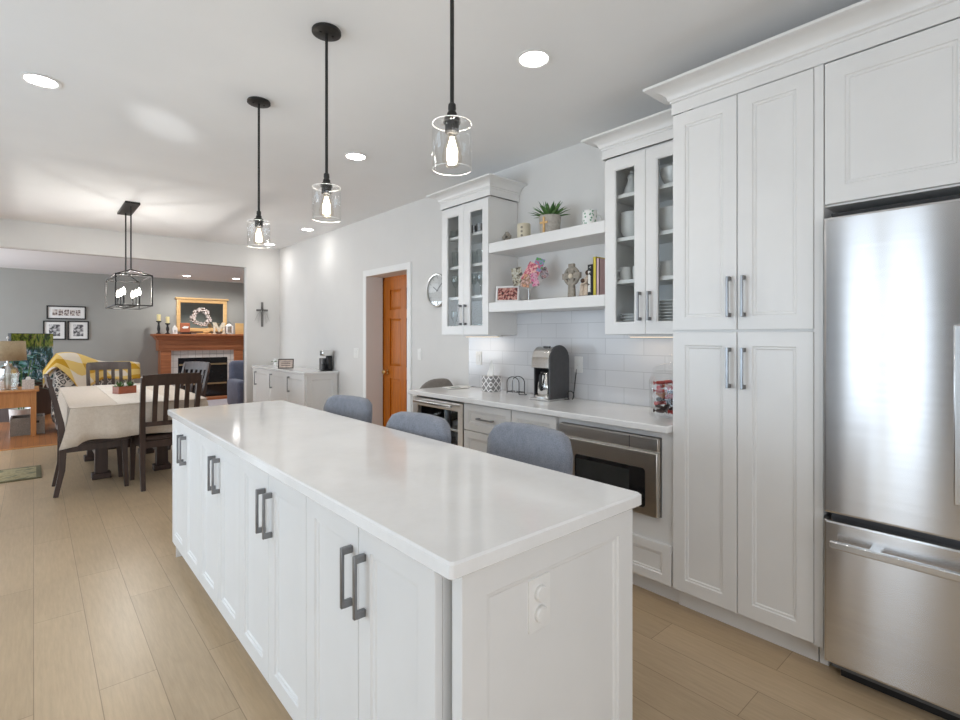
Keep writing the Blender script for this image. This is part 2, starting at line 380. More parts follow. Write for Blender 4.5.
# oak door inside the recess
dj = MB(); dj.box(3.15, 3.22, DY1 + .0, DY1 + .05, 0, DZ); dj.box(3.161, 3.22, DY1 - .03, DY1, 0, DZ); dj.box(3.161, 3.22, DY0, DY0 + .03, 0, DZ); dj.box(3.161, 3.22, DY0, DY1, DZ - .03, DZ + .03)
struct(dj.build('trim_3', M_.doorwood, local=True, sharp=None), 'oak jamb around the panelled door', 'trim')
def paneldoor():
    W, H, T = DY1 - DY0 - .06, DZ - .04, .035
    M = FX(3.20, DY1 - .03, .01); mb = MB()
    mb.box(0, W, 0, H, 0, T - .013, M)
    st, cx = .11, W / 2
    bars = [(0, st, 0, H), (W - st, W, 0, H)] + [(st, W - st, a_, b2) for a_, b2 in ((0, .22), (.86, 1.0), (1.56, 1.66), (H - .12, H))] + [(cx - .05, cx + .05, a_, b2) for a_, b2 in ((.22, .86), (1.0, 1.56), (1.66, H - .12))]
    for u0, u1, v0, v1 in bars:
        mb.box(u0, u1, v0, v1, T - .0128, T, M)
    for u0, u1 in ((st, cx - .05), (cx + .05, W - st)):
        for v0, v1 in ((.22, .86), (1.0, 1.56), (1.66, H - .12)):
            mb.rings([[M @ Vector((x, y, w_)) for x, y in rr(u0, u1, v0, v1, i)] for i, w_ in ((.006, T - .0128), (.035, T - .003), (.04, T - .003))])
    d = mb.build('door_1', M_.doorwood, sharp=None, local=True)
    k = MB(); k.lathe([(.026, 0), (.026, .006), (.010, .012), (.010, .035), (.026, .045), (.029, .06), (.02, .072), (.002, .076)], M=M @ Matrix.Translation((.065, .93, T)), n=20)
    k.build('knob', plain('brass', (.72, .52, .24, 1), .2, 1), d)['label'] = 'brass door knob'
    return struct(d, 'six-panel honey oak door in the recessed doorway', 'door')
paneldoor()

# ------------------------------------------------------------------ kitchen island
IX0, IX1, IY0, IY1 = .615, 1.31, .789, 3.607
def slab(name, x0, x1, y0, y1, z1, th, r=.012):
    mb = MB(); W, D = x1 - x0, y1 - y0; M = Matrix.Translation(((x0 + x1) / 2, (y0 + y1) / 2, 0))
    rs = []
    for i, z in ((.004, z1 - th), (0, z1 - th + .004), (0, z1 - .005), (.005, z1)):
        rs.append([M @ Vector((x, y, z)) for x, y in rrect(W - 2 * i, D - 2 * i, r, 4)])
    mb.rings(rs)
    return mb.build(name, M_.quartz, sharp=12)
tag(slab('island_worktop', IX0, IX1, IY0, IY1, .915, .036), 'long glossy white quartz worktop on the island', 'worktop')
ORD = ['first', 'second', 'third', 'fourth', 'fifth', 'sixth', 'seventh', 'eighth', 'ninth', 'tenth']
PY0, PY1 = .875, 3.595     # the doors of the island
cw = (PY1 - PY0) / 4
for k in range(4):
    y0 = PY0 + cw * k; y1 = y0 + cw
    t = thing('island_cabinet', 'white two-door base cabinet under the island top, %s from the panel with the outlet' % ORD[k], 'cabinet', (.78, (y0 + y1) / 2, 0), 0, 'base cabinets of the island')
    c = MB(); c.box(.661, .90, y0, y1, .10, .878); c.build('body', M_.white, t, sharp=None)
    c = MB(); c.box(.72, .88, y0, y1, 0, .10); c.build('toe_kick', M_.white, t, sharp=None)
    W = cw / 2 - .003
    for j, yy in enumerate((y1 - .0015, y1 - cw / 2 - .0015)):
        M = FX(.660, yy, .103); d = shaker(M, W, .772).build('door', M_.white, t)
        pull(M @ Matrix.Translation((0, 0, .02)), W - .034 if j == 0 else .034, .622, .16, parent=d)
# end panels that carry the overhang at both ends
def endpanel(name, y0, y1, label):
    t = thing(name, label, 'panel', (.98, (y0 + y1) / 2, 0))
    c = MB(); c.box(.660, 1.29, y0 + .02, y1, 0, .878); c.build('board', M_.white, t, sharp=None)
    shaker(FY(.660, y0 + .02, 0), .630, .878, .02, .068).build('face_frame', M_.white, t)
endpanel('island_end_panel', .81, .842, 'white framed end panel of the island that holds the outlet')
t = thing('island_end_panel', 'white plain end panel of the island at the dining end', 'panel', (.98, 3.6, 0))
c = MB(); c.box(.661, 1.29, 3.5965, 3.604, 0, .878); c.build('board', M_.white, t, sharp=None)
# outlet with two round child covers
t = thing('wall_outlet', 'white outlet plate with two round covers on the island end panel', 'outlet', (.905, .818, .665))
M = FY(.903, .822, .73); mb = MB(); mb.prism(rrect(.075, .125, .006), M, .006); mb.build('cover_plate', M_.plate, t, bevel=.001)
for v in (-.024, .024): mb = MB(); mb.lathe([(.019, .004), (.0195, .013), (.017, .017), (.002, .018)], M=M @ Matrix.Translation((0, v, 0)), n=24); mb.build('round_cap', M_.plate, t)

# ------------------------------------------------------------------ tall pantry, refrigerator surround
PX = 2.42
t = thing('pantry_cabinet', 'tall white four-door pantry cabinet beside the refrigerator', 'cabinet', (2.66, .96, 0))
c = MB(); c.box(PX, XR - .003, .672, 1.285, .10, 2.462); c.build('body', M_.white, t, sharp=None)
c = MB(); c.box(PX + .05, XR - .003, .6725, 1.285, 0, .10); c.build('toe_kick', M_.white, t, sharp=None)
for v0, v1, hv in ((.105, 1.380, 1.113), (1.392, 2.460, .150)):
    for j, (ya, yb) in enumerate(((1.281, .9745), (.9705, .671))):
        M = FX(PX, ya, v0); W = ya - yb; d = shaker(M, W, v1 - v0).build('door', M_.white, t)
        pull(M @ Matrix.Translation((0, 0, .02)), W - .03 if j == 0 else .03, hv, .185, parent=d)
FT = -.30
t = thing('refrigerator_surround', 'white cabinet bridging above the refrigerator with its side panels', 'cabinet', (2.66, .17, 0))
c = MB(); c.box(PX - .02, XR - .003, .636, .668, .10, 2.462); c.build('side_panel', M_.white, t, sharp=None)
c = MB(); c.box(PX + .05, XR - .003, .636, .668, .0, .10); c.build('toe_kick', M_.white, t, sharp=None)
c = MB(); c.box(PX - .02, XR - .003, FT - .05, FT - .018, .0, 2.462); c.build('side_panel', M_.white, t, sharp=None)
c = MB(); c.box(PX + .001, XR - .003, FT - .018, .636, 1.885, 2.462); c.build('body', M_.white, t, sharp=None)
for j, (ya, yb) in enumerate(((.632, .170), (.166, FT - .015))):
    M = FX(PX, ya, 1.892); shaker(M, ya - yb, .566, .02, .068).build('door', M_.white, t)
def crown(name, prof, X0, ya, yb, left, right, parent=None, xw=XR - .003):
    """moulding around a cabinet top: ya = left end (larger Y), yb = right end"""
    mb = MB(); rs = []
    for o, z in prof:
        p = []
        if left: p.append((xw, ya + o, z)); p.append((X0 - o, ya + o, z))
        else: p.append((X0 - o, ya, z))
        if right: p.append((X0 - o, yb - o, z)); p.append((xw, yb - o, z))
        else: p.append((X0 - o, yb, z))
        rs.append(p)
    vs = [[mb.bm.verts.new(q) for q in r] for r in rs]; n = len(vs[0])
    for a, b_ in zip(vs, vs[1:]):
        for i in range(n - 1): mb.bm.faces.new((a[i], a[i + 1], b_[i + 1], b_[i]))
    top = [mb.bm.verts.new(q) for q in rs[-1]] ; top += [] if right else [mb.bm.verts.new((xw, yb, rs[-1][0][2]))]
    top += [] if left else [mb.bm.verts.new((xw, ya, rs[-1][0][2]))]
    mb.bm.faces.new(top)
    return mb.build(name, M_.white, parent, sharp=20)
def crownprof(z0, z1, out, lip=.02):
    h = z1 - z0; p = [(.020, z0), (.020, z0 + h * .42), (.026, z0 + h * .44), (.026, z0 + h * .50), (.034, z0 + h * .54)]
    for k in range(8):
        a = k / 7; p.append((.034 + (out - .040) * (1 - math.cos(a * PI / 2)) , z0 + h * (.54 + .36 * math.sin(a * PI / 2))))
    return p + [(out, z0 + h * .92), (out, z1)]
tag(crown('crown_molding', crownprof(2.4635, 2.60, .12), PX, 1.268, FT - .05, True, False, None, 2.52), 'white crown molding along the top of the pantry and refrigerator cabinets', 'molding')

# refrigerator: french doors above a freezer drawer
t = thing('refrigerator', 'stainless steel french-door refrigerator with bottom freezer drawer', 'refrigerator', (2.66, .17, 0))
RY0, RY1 = -.275, .626
c = MB(); c.box(2.43, XR - .06, RY0 + .01, RY1 - .01, .03, 1.81); c.build('body', plain('fridge_side', (.12, .12, .125, 1), .5), t, sharp=None)
c = MB(); c.box(2.44, 2.9, RY0 + .04, RY1 - .04, 0, .05); c.build('base_grille', M_.dark, t, sharp=None)
def fdoor(y0, y1, z0, z1, nm):
    mb = MB(); W = y1 - y0
    ring = []
    for i, x in ((.004, 2.425), (.0, 2.42), (0, 2.372), (.003, 2.364), (.010, 2.3615)):
        ring.append([FX(x, y1, z0) @ Vector((u, v, 0)) for u, v in rr(0, W, 0, z1 - z0, i)])
    mb.rings(ring); return mb.build(nm, M_.fridge, t, sharp=12)
d1 = fdoor(.1775, RY1, .665, 1.832, 'door'); d2 = fdoor(RY0, .1735, .665, 1.832, 'door'); d3 = fdoor(RY0, RY1, .075, .638, 'freezer_drawer')
M_.fh = steel('handle_steel', (.70, .70, .70, 1), .22, (1, 1, .03))[0].m
for d, y in ((d1, .225), (d2, .126)):
    mb = MB(); mb.box(2.300, 2.322, y - .014, y + .014, .80, 1.40); mb.box(2.318, 2.364, y - .011, y + .011, .84, .88); mb.box(2.318, 2.364, y - .011, y + .011, 1.32, 1.36); mb.build('handle', M_.fh, d, bevel=.004)
mb = MB(); mb.box(2.300, 2.322, RY0 + .035, RY1 - .035, .548, .576); mb.box(2.318, 2.364, RY1 - .19, RY1 - .15, .552, .572); mb.box(2.318, 2.364, RY0 + .15, RY0 + .19, .552, .572); mb.build('handle', M_.fh, d3, bevel=.004)
mb = MB(); mb.box(2.39, 2.43, RY0 + .02, RY1 - .02, 1.812, 1.85); mb.build('hinge_cover', M_.dark, t, sharp=None)

# ------------------------------------------------------------------ base run along the right wall
CX0 = 2.355
tag(slab('wall_worktop', CX0, XR - .004, 1.288, 3.615, .915, .036), 'glossy white quartz worktop along the backsplash', 'worktop')
mb = MB(); mb.box(XR - .010, XR - .001, 1.288, 3.50, .9165, 1.545); o = mb.build('backsplash', M_.subway, sharp=None, base=(XR, 3.50 + .0, .915)); struct(o, 'pale grey tile backsplash above the worktop', 'backsplash')
def carcass(t, y0, y1, z0=.10, x=PX, z1=.878):
    c = MB(); c.box(x + .001, XR - .004, y0, y1, z0, z1); c.build('body', M_.white, t, sharp=None)
    c = MB(); c.box(x + .06, XR - .004, y0, y1, 0, .10); c.build('toe_kick', M_.white, t, sharp=None)
# drawer bases
for y0, y1, nm, lab in ((2.428, 2.925, 'drawer_cabinet', 'white drawer base cabinet beside the wine cooler'), (2.036, 2.424, 'drawer_cabinet', 'white drawer base cabinet between the microwave drawer and its pair by the wine cooler')):
    t = thing(nm, lab, 'cabinet', (2.66, (y0 + y1) / 2, 0), 0, 'drawer base cabinets under the wall worktop')
    carcass(t, y0, y1)
    for z0, z1 in ((.675, .868), (.39, .669), (.105, .384)):
        M = FX(PX, y1 - .002, z0); d = shaker(M, y1 - y0 - .004, z1 - z0, .02, .05).build('drawer', M_.white, t)
        pull(M @ Matrix.Translation((0, 0, .02)), (y1 - y0) / 2, (z1 - z0) / 2, .16, True, parent=d)
# microwave drawer unit
t = thing('microwave_cabinet', 'white base cabinet holding the microwave drawer', 'cabinet', (2.66, 1.66, 0))
c = MB()
for bx in ((PX - .0, XR - .004, 1.288, 1.352, .10, .878), (PX, XR - .004, 2.010, 2.032, .10, .878), (PX, XR - .004, 1.352, 2.010, .10, .43), (PX, XR - .004, 1.352, 2.010, .842, .878)): c.box(*bx)
c.build('body', M_.white, t, sharp=None)
c = MB(); c.box(PX + .06, XR - .004, 1.288, 2.032, 0, .10); c.build('toe_kick', M_.white, t, sharp=None)
shaker(FX(PX, 2.028, .107), .735, .200, .02, .045).build('drawer', M_.white, t)
t = thing('microwave_oven', 'stainless steel drawer microwave with black window under the worktop', 'microwave', (2.6, 1.68, .434))
c = MB(); c.box(PX - .012, 2.85, 1.356, 2.006, .434, .838); c.build('body', M_.steel, t, sharp=None)
c = MB(); c.box(PX - .030, PX - .013, 1.358, 2.004, .772, .837); c.build('control_panel', M_.steel, t, bevel=.002)
c = MB(); c.box(PX - .0305, PX - .028, 1.520, 1.523, .773, .836); c.build('panel_seam', M_.dark, t, sharp=None)
d = MB(); d.box(PX - .038, PX - .013, 1.358, 2.004, .436, .762); d = d.build('drawer_front', M_.steel, t, bevel=.003)
c = MB(); c.prism(rrect(.455, .205, .018), FX(PX - .0383, 1.651, .575) , .0012); d2 = c.build('window', plain('black_gloss', (.010, .010, .011, 1), .08, 0, .1), d)
c = MB(); c.box(-.215, .135, -.085, .08, .0012, .0018, FX(PX - .0383, 1.651, .575)); c.build('pane', plain('smoked_screen', (.03, .032, .032, 1), .15, 0, .2, 8), d2, sharp=None)
# wine cooler
t = thing('wine_cooler', 'stainless framed glass-door wine cooler at the end of the wall counter', 'wine cooler', (2.66, 3.27, 0))
c = MB()
for bx in ((PX + .02, 2.92, 2.93, 2.95, .02, .872), (PX + .02, 2.92, 3.575, 3.595, .02, .872), (PX + .02, 2.92, 2.95, 3.575, .02, .06), (PX + .02, 2.92, 2.95, 3.575, .858, .872), (2.9, 2.92, 2.95, 3.575, .06, .858)): c.box(*bx)
c.build('body', M_.dark, t, sharp=None)
d = shaker(FX(PX + .018, 3.595, .09), .662, .768, .04, .058, True).build('door', M_.steel, t)
c = MB(); c.box(.055, .607, .055, .713, .012, .016, FX(PX + .018, 3.595, .09)); c.build('pane', M_.cabglass, d, sharp=None)
c = MB(); c.box(2.345, 2.362, 3.02, 3.52, .822, .840); c.box(2.36, 2.38, 3.06, 3.08, .824, .838); c.box(2.36, 2.38, 3.46, 3.48, .824, .838); c.build('handle', M_.chrome, d, bevel=.003)
c = MB(); c.box(PX + .07, PX + .085, 2.95, 3.575, .612, .632); c.box(PX + .07, 2.88, 2.952, 3.573, .612, .616); c.build('wire_shelf', M_.silver, t, sharp=None)
c = MB(); c.box(PX + .07, PX + .085, 2.95, 3.575, .352, .372); c.box(PX + .07, 2.88, 2.952, 3.573, .352, .356); c.build('wire_shelf', M_.silver, t, sharp=None)
for y, z, h, col, lab in ((3.08, .617, .15, (.10, .28, .42, 1), 'blue drink can inside the wine cooler'), (3.15, .617, .13, (.55, .22, .07, 1), 'orange drink can inside the wine cooler'),
                         (3.34, .617, .16, (.25, .26, .28, 1), 'grey drink can inside the wine cooler'), (3.0, .357, .17, (.62, .62, .6, 1), 'white bottle on the lower rack of the wine cooler')):
    mb = MB(); mb.lathe([(.028, 0), (.032, .006), (.032, h - .012), (.026, h)], (2.57, y, z), 18)
    tag(mb.build('drink_can', plain('can', col, .3, .2), None), lab, 'can', 'drinks in the wine cooler')

# ------------------------------------------------------------------ glass-fronted wall cabinets
def glasscab(name, y0, y1, label, shelves, left, right):
    """y0 > y1; carcass open at the front, two glazed doors"""
    X0, z0, z1 = 2.64, 1.372, 2.43
    t = thing(name, label, 'cabinet', (2.78, (y0 + y1) / 2, z0), 0, 'glass-front wall cabinets')
    xb = XR - .004; c = MB()
    c.box(X0, xb, y0 - .018, y0, z0, z1 + .01); c.box(X0, xb, y1, y1 + .018, z0, z1 + .01); c.box(X0, xb, y1 + .018, y0 - .018, z0, z0 + .02)
    c.box(X0, xb, y1 + .018, y0 - .018, z1 - .01, z1 + .01); c.box(xb - .012, xb, y1 + .018, y0 - .018, z0 + .02, z1 - .01)
    c.build('body', M_.white, t, sharp=None)
    for z in shelves:
        c = MB(); c.box(X0 + .02, xb - .012, y1 + .018, y0 - .018, z - .022, z); c.build('shelf', M_.white, t, sharp=None)
    W = (y0 - y1) / 2 - .002
    for j, ya in enumerate((y0 - .001, y0 - .001 - W - .002)):
        M = FX(X0 - .001, ya, z0 + .002); d = shaker(M, W, z1 - z0 - .006, .02, .066, True).build('door', M_.white, t)
        c = MB(); c.box(.06, W - .06, .06, z1 - z0 - .066, .006, .010, M); c.build('pane', M_.cabglass, d, sharp=None)
        pull(M @ Matrix.Translation((0, 0, .02)), W - .03 if j == 0 else .03, .16, .165, parent=d)
    cr = crown('crown', crownprof(2.4405, 2.566, .11), X0, y0, y1, left, right, t)
    return t
glasscab('glass_cabinet', 1.838, 1.290, 'white glass-front wall cabinet next to the tall pantry', (1.70, 1.955, 2.215), True, False)
glasscab('glass_cabinet', 3.487, 2.896, 'white glass-front wall cabinet by the wall clock', (1.69, 1.945, 2.195), True, True)
# two floating shelves between them
for z1, th, lab in ((2.072, .075, 'upper thick white shelf between the glass cabinets'), (1.618, .072, 'lower thick white shelf between the glass cabinets')):
    mb = MB(); mb.box(2.622, XR - .002, 1.840, 2.894, z1 - th, z1); tag(mb.build('wall_shelf', M_.white, bevel=.002), lab, 'shelf', 'open shelves between the glass cabinets')
# under-cabinet lamps
LW2 = emit('warm_strip', (1, .78, .52, 1), 2)
for y0, y1, lab in ((1.34, 1.80, 'slim strip lamp under the glass cabinet by the pantry'), (3.0, 3.42, 'slim strip lamp under the glass cabinet by the clock')):
    t = thing('strip_lamp', lab, 'lamp', (2.83, (y0 + y1) / 2, 1.356), 0, 'under-cabinet strip lamps')
    mb = MB(); mb.box(2.815, 2.85, y0, y1, 1.3575, 1.3715); mb.build('housing', M_.white, t, sharp=None)
    mb = MB(); mb.box(2.82, 2.845, y0 + .01, y1 - .01, 1.355, 1.3575); mb.build('diffuser', LW2, t, sharp=None)
    l = area('strip_light', (2.832, (y0 + y1) / 2, 1.352), (0, 0, 0), .025, y1 - y0, .2, (1, .80, .58))

# ------------------------------------------------------------------ pendants over the island
M_.fil = emit('filament', (1, .88, .70, 1), 14)
M_.bulb = glassmat('bulb_glass', (1, .97, .92, 1), .03)
M_.rim = plain('glass_edge', (.88, .89, .89, 1), .15, 0, .02)  # opaque white stands in for the glow along the glass edges
def pendant(y, label):
    x = .996
    t = thing('pendant_lamp', label, 'lamp', (x, y, 1.888), 0, 'glass pendants over the island')
    c = MB(); c.lathe([(.062, 0), (.064, -.004), (.064, -.014), (.058, -.017)], (x, y, ZC), 32)
    c.lathe([(.006, -.017), (.006, -.022)], (x + .03, y, ZC), 8); c.lathe([(.006, -.017), (.006, -.022)], (x - .03, y, ZC), 8); c.build('canopy', M_.bronze, t)
    c = MB(); c.lathe([(.0065, 2.085), (.0065, ZC - .015)], (x, y, 0), 12); c.build('rod', M_.bronze, t)
    c = MB(); c.lathe([(.009, 2.098), (.012, 2.094), (.013, 2.080), (.011, 2.074), (.016, 2.066), (.016, 2.056), (.024, 2.052), (.028, 2.046), (.028, 2.0365), (.022, 2.035), (.022, 2.006), (.018, 2.002)], (x, y, 0), 24); c.build('socket', M_.bronze, t)
    c = MB(); c.lathe([(.022, 2.036), (.058, 2.036), (.062, 2.032), (.062, 1.890)], (x, y, 0), 40, cap0=False, cap1=False); g = c.build('glass_shade', M_.glass, t, solid=.0025)
    c = MB()
    for z in (1.8895, 2.034): c.tube([(x + .0615 * math.cos(a), y + .0615 * math.sin(a), z) for a in [2 * PI * k / 40 for k in range(40)]], .0011, 6, True)
    c.build('rim', M_.rim, g)
    c = MB(); c.lathe([(.014, 2.002), (.017, 1.985), (.027, 1.955), (.032, 1.930), (.030, 1.912), (.018, 1.898), (.002, 1.894)], (x, y, 0), 20); b = c.build('bulb', M_.bulb, t)
    c = MB()
    for k in range(6):
        a = 2 * PI * k / 6; c.tube([(x + .005 * math.cos(a), y + .005 * math.sin(a), 1.992), (x + .014 * math.cos(a + .3), y + .014 * math.sin(a + .3), 1.955), (x + .016 * math.cos(a + .6), y + .016 * math.sin(a + .6), 1.918)], .0016, 6)
    c.build('filament', M_.fil, b)
    l = bpy.data.lights.new('pendant_light', 'POINT'); l.energy = 4.5; l.color = (1, .95, .88); l.shadow_soft_size = .02
    o = bpy.data.objects.new('pendant_light', l); COL.objects.link(o); o.location = (x, y, 1.945)
pendant(1.272, 'clear glass cylinder pendant lamp nearest the outlet end of the island')
pendant(2.190, 'clear glass cylinder pendant lamp in the middle of the row of three')
pendant(3.110, 'clear glass cylinder pendant lamp at the dining end of the island')

# ------------------------------------------------------------------ recessed ceiling lights
M_.led = emit('led_disc', (1, .97, .93, 1), 30)
def can(x, y, label, z=ZC, power=5, spot=125):
    downlight(x, y, z, power, spot)
    t = thing('ceiling_light', label, 'ceiling light', (x, y, z - .006), 0, 'recessed ceiling lights')
    c = MB(); c.lathe([(.070, -.001), (.085, -.002), (.088, -.006), (.074, -.008), (.068, -.004)], (x, y, z), 32, cap0=False, cap1=False); c.build('trim_ring', M_.trim, t)
    c = MB(); c.disc((x, y, z - .004), .070, 32); c.build('diffuser', M_.led, t, sharp=None)
def downlight(x, y, z=ZC, power=5, spot=125):
    l = bpy.data.lights.new('downlight', 'SPOT'); l.energy = power; l.color = (1, .98, .96); l.spot_size = R(spot); l.spot_blend = .6; l.shadow_soft_size = .06
    o = bpy.data.objects.new('downlight', l); COL.objects.link(o); o.location = (x, y, z - .02)
can(.03, 3.63, 'round recessed ceiling light above the open floor left of the island')
can(1.87, 1.73, 'round recessed ceiling light between the nearest pendant and the pantry', ZC, 9)
can(1.86, 3.57, 'round recessed ceiling light above the aisle near the clock', ZC, 11)
can(2.66, 6.42, 'round recessed ceiling light close to the right wall above the near end of the sideboard')
can(2.66, 7.83, 'round recessed ceiling light in the far corner above the cross')
can(2.357, 11.8, 'small recessed ceiling light in the family room above the mirror', ZF, 64, 165)
can(3.28, 11.7, 'small recessed ceiling light in the family room by the edge of the opening', ZF, 64, 165)
for x, y in ((.03, .9), (-1.7, 3.6), (-1.7, .9), (.03, -1.0)):  # unseen spot lamps without fixtures, added for light
    downlight(x, y, ZC)
downlight(3.6, 9.25, ZF, 70); downlight(.6, 9.1, ZF, 20)  # added spots without fixtures, brighten the grey wall that the mirror reflects

# ------------------------------------------------------------------ linear lantern over the dining table
t = thing('lantern_chandelier', 'black open-cage lantern chandelier with candle bulbs over the dining table', 'chandelier', (.767, 6.62, 1.676))
c = MB(); c.box(.702, .832, 6.28, 6.94, ZC - .022, ZC - .0005); c.build('canopy', M_.bronze, t, bevel=.003)
for y in (6.42, 6.82): c = MB(); c.lathe([(.007, 2.055), (.007, ZC - .02)], (.767, y, 0), 10); c.build('rod', M_.bronze, t)
X0, X1, Y0, Y1, Z0, Z1, ZR = .612, .922, 6.19, 7.06, 1.676, 1.985, 2.06
c = MB(); e = .012
for x in (X0, X1):
    for z in (Z0, Z1): c.beam([(x, Y0, z), (x, Y1, z)], e, e)
    for y in (Y0, Y1): c.beam([(x, y, Z0), (x, y, Z1)], e, e)
for y in (Y0, Y1):
    for z in (Z0, Z1): c.beam([(X0, y, z), (X1, y, z)], e, e, (0, 1, 0))
    for x in (X0, X1): c.beam([(x, y, Z1), (.767, 6.42 if y == Y0 else 6.82, ZR)], e * .9, e * .9, (0, 1, 0))
c.beam([(.767, 6.40, ZR), (.767, 6.84, ZR)], e, e); c.beam([(.767, Y0, Z0), (.767, Y1, Z0)], e, e)
c.build('cage', M_.bronze, t, sharp=None)
M_.flame = emit('candle_bulb', (1, .95, .86, 1), 12)
for y in (6.38, 6.62, 6.86):
    for x in (.70, .834):
        c = MB(); c.lathe([(.016, 0), (.018, .006), (.009, .012), (.009, .10), (.011, .105)], (x, y, Z0 + .01), 12); c.tube([(.767, y, Z0), (x, y, Z0 + .012)], .005, 6); s = c.build('candle', M_.bronze, t)
        c = MB(); c.lathe([(.008, 0), (.016, .02), (.018, .035), (.012, .06), (.002, .082)], (x, y, Z0 + .113), 14); c.build('bulb', M_.flame, s)
    l = bpy.data.lights.new('chandelier_light', 'POINT'); l.energy = 10; l.color = (1, .96, .90); l.shadow_soft_size = .015
    o = bpy.data.objects.new('chandelier_light', l); COL.objects.link(o); o.location = (.767, y, Z0 + .17)

# ------------------------------------------------------------------ counter stools on the far side of the island
def stool():
    t = thing('counter_stool', 'x', 'stool', (0, 0, 0), 0, 'grey upholstered stools at the island')   # faces local -X
    c = MB(); M = Matrix.Translation((0, 0, .60))
    rs = []
    for i, z in ((.02, 0), (0, .015), (0, .055), (.015, .075), (.05, .082)):
        rs.append([M @ Vector((x, y, z)) for x, y in rrect(.42 - 2 * i, .44 - 2 * i, .06, 5)])
    c.rings(rs); c.build('seat', M_.grey, t, local=True, sharp=60)
    c = MB(); n = 12; rs = []
    W, Hb = .475, .378
    for k in range(13):                     # the curved backrest, swept from side to side
        s = -1 + 2 * k / 12; y = s * W / 2; bend = -.03 * s * s; ring = []
        top = Hb - (.055 if abs(s) > .99 else .012 if abs(s) > .82 else 0) - .012 * s * s
        th = .030 if abs(s) > .99 else .062 if abs(s) > .82 else .07
        for (dx, dz) in ((-.5, 0), (-.5, top - .02), (-.3, top - .003), (0, top), (.3, top - .003), (.5, top - .02), (.5, 0)):
            ring.append(Vector((.195 + bend + dx * th + .16 * dz * .55, y, .61 + dz)))
        rs.append(ring)
    c.rings(rs); c.build('backrest', M_.grey, t, local=True, sharp=70)
    c = MB(); c.tube([(.152 + .044, 0, .66), (.167 + .03, 0, .8), (.185 + .014, 0, .93), (.20, 0, .975)], .0018, 5)
    for x in (-.17, .17):
        for y in (-.18, .18):
            c = MB(); c.beam([(x * .92, y * .92, .60), (x * 1.12, y * 1.12, 0)], [.036, .024], [.036, .024]); c.build('leg', M_.espresso, t, local=True, sharp=None)
    c = MB()
    for x in (-.183, .183): c.beam([(x, -.19, .22), (x, .19, .22)], .02, .03, (1, 0, 0))
    c.build('foot_rail', M_.espresso, t, local=True, sharp=None)
    return t
st = stool(); st.location = (1.36, 1.48, 0); st.rotation_euler = (0, 0, R(-2))
st['label'] = 'grey upholstered counter stool nearest the microwave drawer, only its backrest showing'
dup(st, (1.19, 2.03, 0), R(3), 'grey upholstered counter stool in front of the wine cooler, middle of three')
dup(st, (1.28, 2.91, 0), R(8), 'grey upholstered counter stool in front of the oak door')
# desk chair beyond the end of the wall counter
t = thing('side_chair', 'taupe curved-back chair beyond the far end of the wall counter', 'chair', (2.72, 3.86, 0))
c = MB(); rs = []
for i, z in ((.02, .40), (0, .42), (0, .455), (.03, .475)): rs.append([Vector((2.72 + x, 3.86 + y, z)) for x, y in rrect(.38 - 2 * i, .40 - 2 * i, .08, 5)])
c.rings(rs); c.build('seat', M_.taupe, t, sharp=60)
c = MB(); rs = []
for k in range(15):
    s = -1 + 2 * k / 14; x = 2.73 + s * .185; yb = 3.665 + .05 * s * s; top = .985 - .09 * abs(s) ** 3; th = .05 if abs(s) < .95 else .03
    rs.append([Vector((x, yb + d * th, z)) for d, z in ((-.5, .47), (-.5, top - .015), (-.2, top), (.2, top), (.5, top - .015), (.5, .47))])
c.rings(rs); c.build('backrest', M_.taupe, t, sharp=70)
for x in (-.17, .17):
    for y in (-.16, .17): c = MB(); c.tube([(2.72 + x, 3.86 + y, .41), (2.72 + x * 1.15, 3.86 + y * 1.15, 0)], [.018, .011], 10); c.build('leg', M_.espresso, t)

# ------------------------------------------------------------------ things on the wall counter
CT = .9155
def lat(name, y): return None
t_ = NT('lattice_pattern'); b_ = t_.bsdf((.7, .7, .7, 1), .6); tc = t_.n('ShaderNodeTexCoord'); sp = t_.n('ShaderNodeSeparateXYZ'); t_.l(tc.outputs['Object'], sp.inputs[0])
def m2(op, a, b=None):
    n_ = t_.n('ShaderNodeMath', operation=op)
    for i, v in enumerate((a, b)):
        if v is None: continue
        if isinstance(v, (int, float)): n_.inputs[i].default_value = v
        else: t_.l(v, n_.inputs[i])
    return n_.outputs[0]
uu = m2('ADD', sp.outputs[0], sp.outputs[1])
d1_ = m2('ABSOLUTE', m2('SUBTRACT', m2('FRACT', m2('MULTIPLY', m2('ADD', uu, sp.outputs[2]), 17)), .5))
d2_ = m2('ABSOLUTE', m2('SUBTRACT', m2('FRACT', m2('MULTIPLY', m2('SUBTRACT', uu, sp.outputs[2]), 17)), .5))
t_.l(t_.ramp(m2('MINIMUM', d1_, d2_), [(0, (.78, .77, .76, 1)), (.10, (.78, .77, .76, 1)), (.12, (.20, .19, .19, 1)), (.3, (.26, .25, .25, 1))], 'LINEAR'), b_.inputs['Base Color'])
M_.lattice = t_.m
t = thing('tissue_box', 'grey and white lattice tissue box on the wall counter', 'tissue box', (2.80, 3.06, CT))
c = MB(); c.prism(rrect(.115, .115, .014), Matrix.Translation((2.80, 3.06, CT)), .125); c.build('cover', M_.lattice, t, sharp=40)
c = MB(); rs = []
for z, r, tw in ((.1252, .03, 0), (.15, .026, .3), (.19, .017, .8), (.225, .010, 1.2), (.25, .003, 1.5)):
    rs.append([Vector((2.80 + (r * (1 + .45 * math.cos(3 * a + tw))) * math.cos(a + tw) * .7 + .03 * (z - .125), 3.06 + r * (1 + .45 * math.cos(3 * a)) * math.sin(a + tw), CT + z)) for a in [2 * PI * k / 18 for k in range(18)]])
c.rings(rs); c.build('tissue', M_.paper, t, sharp=None)
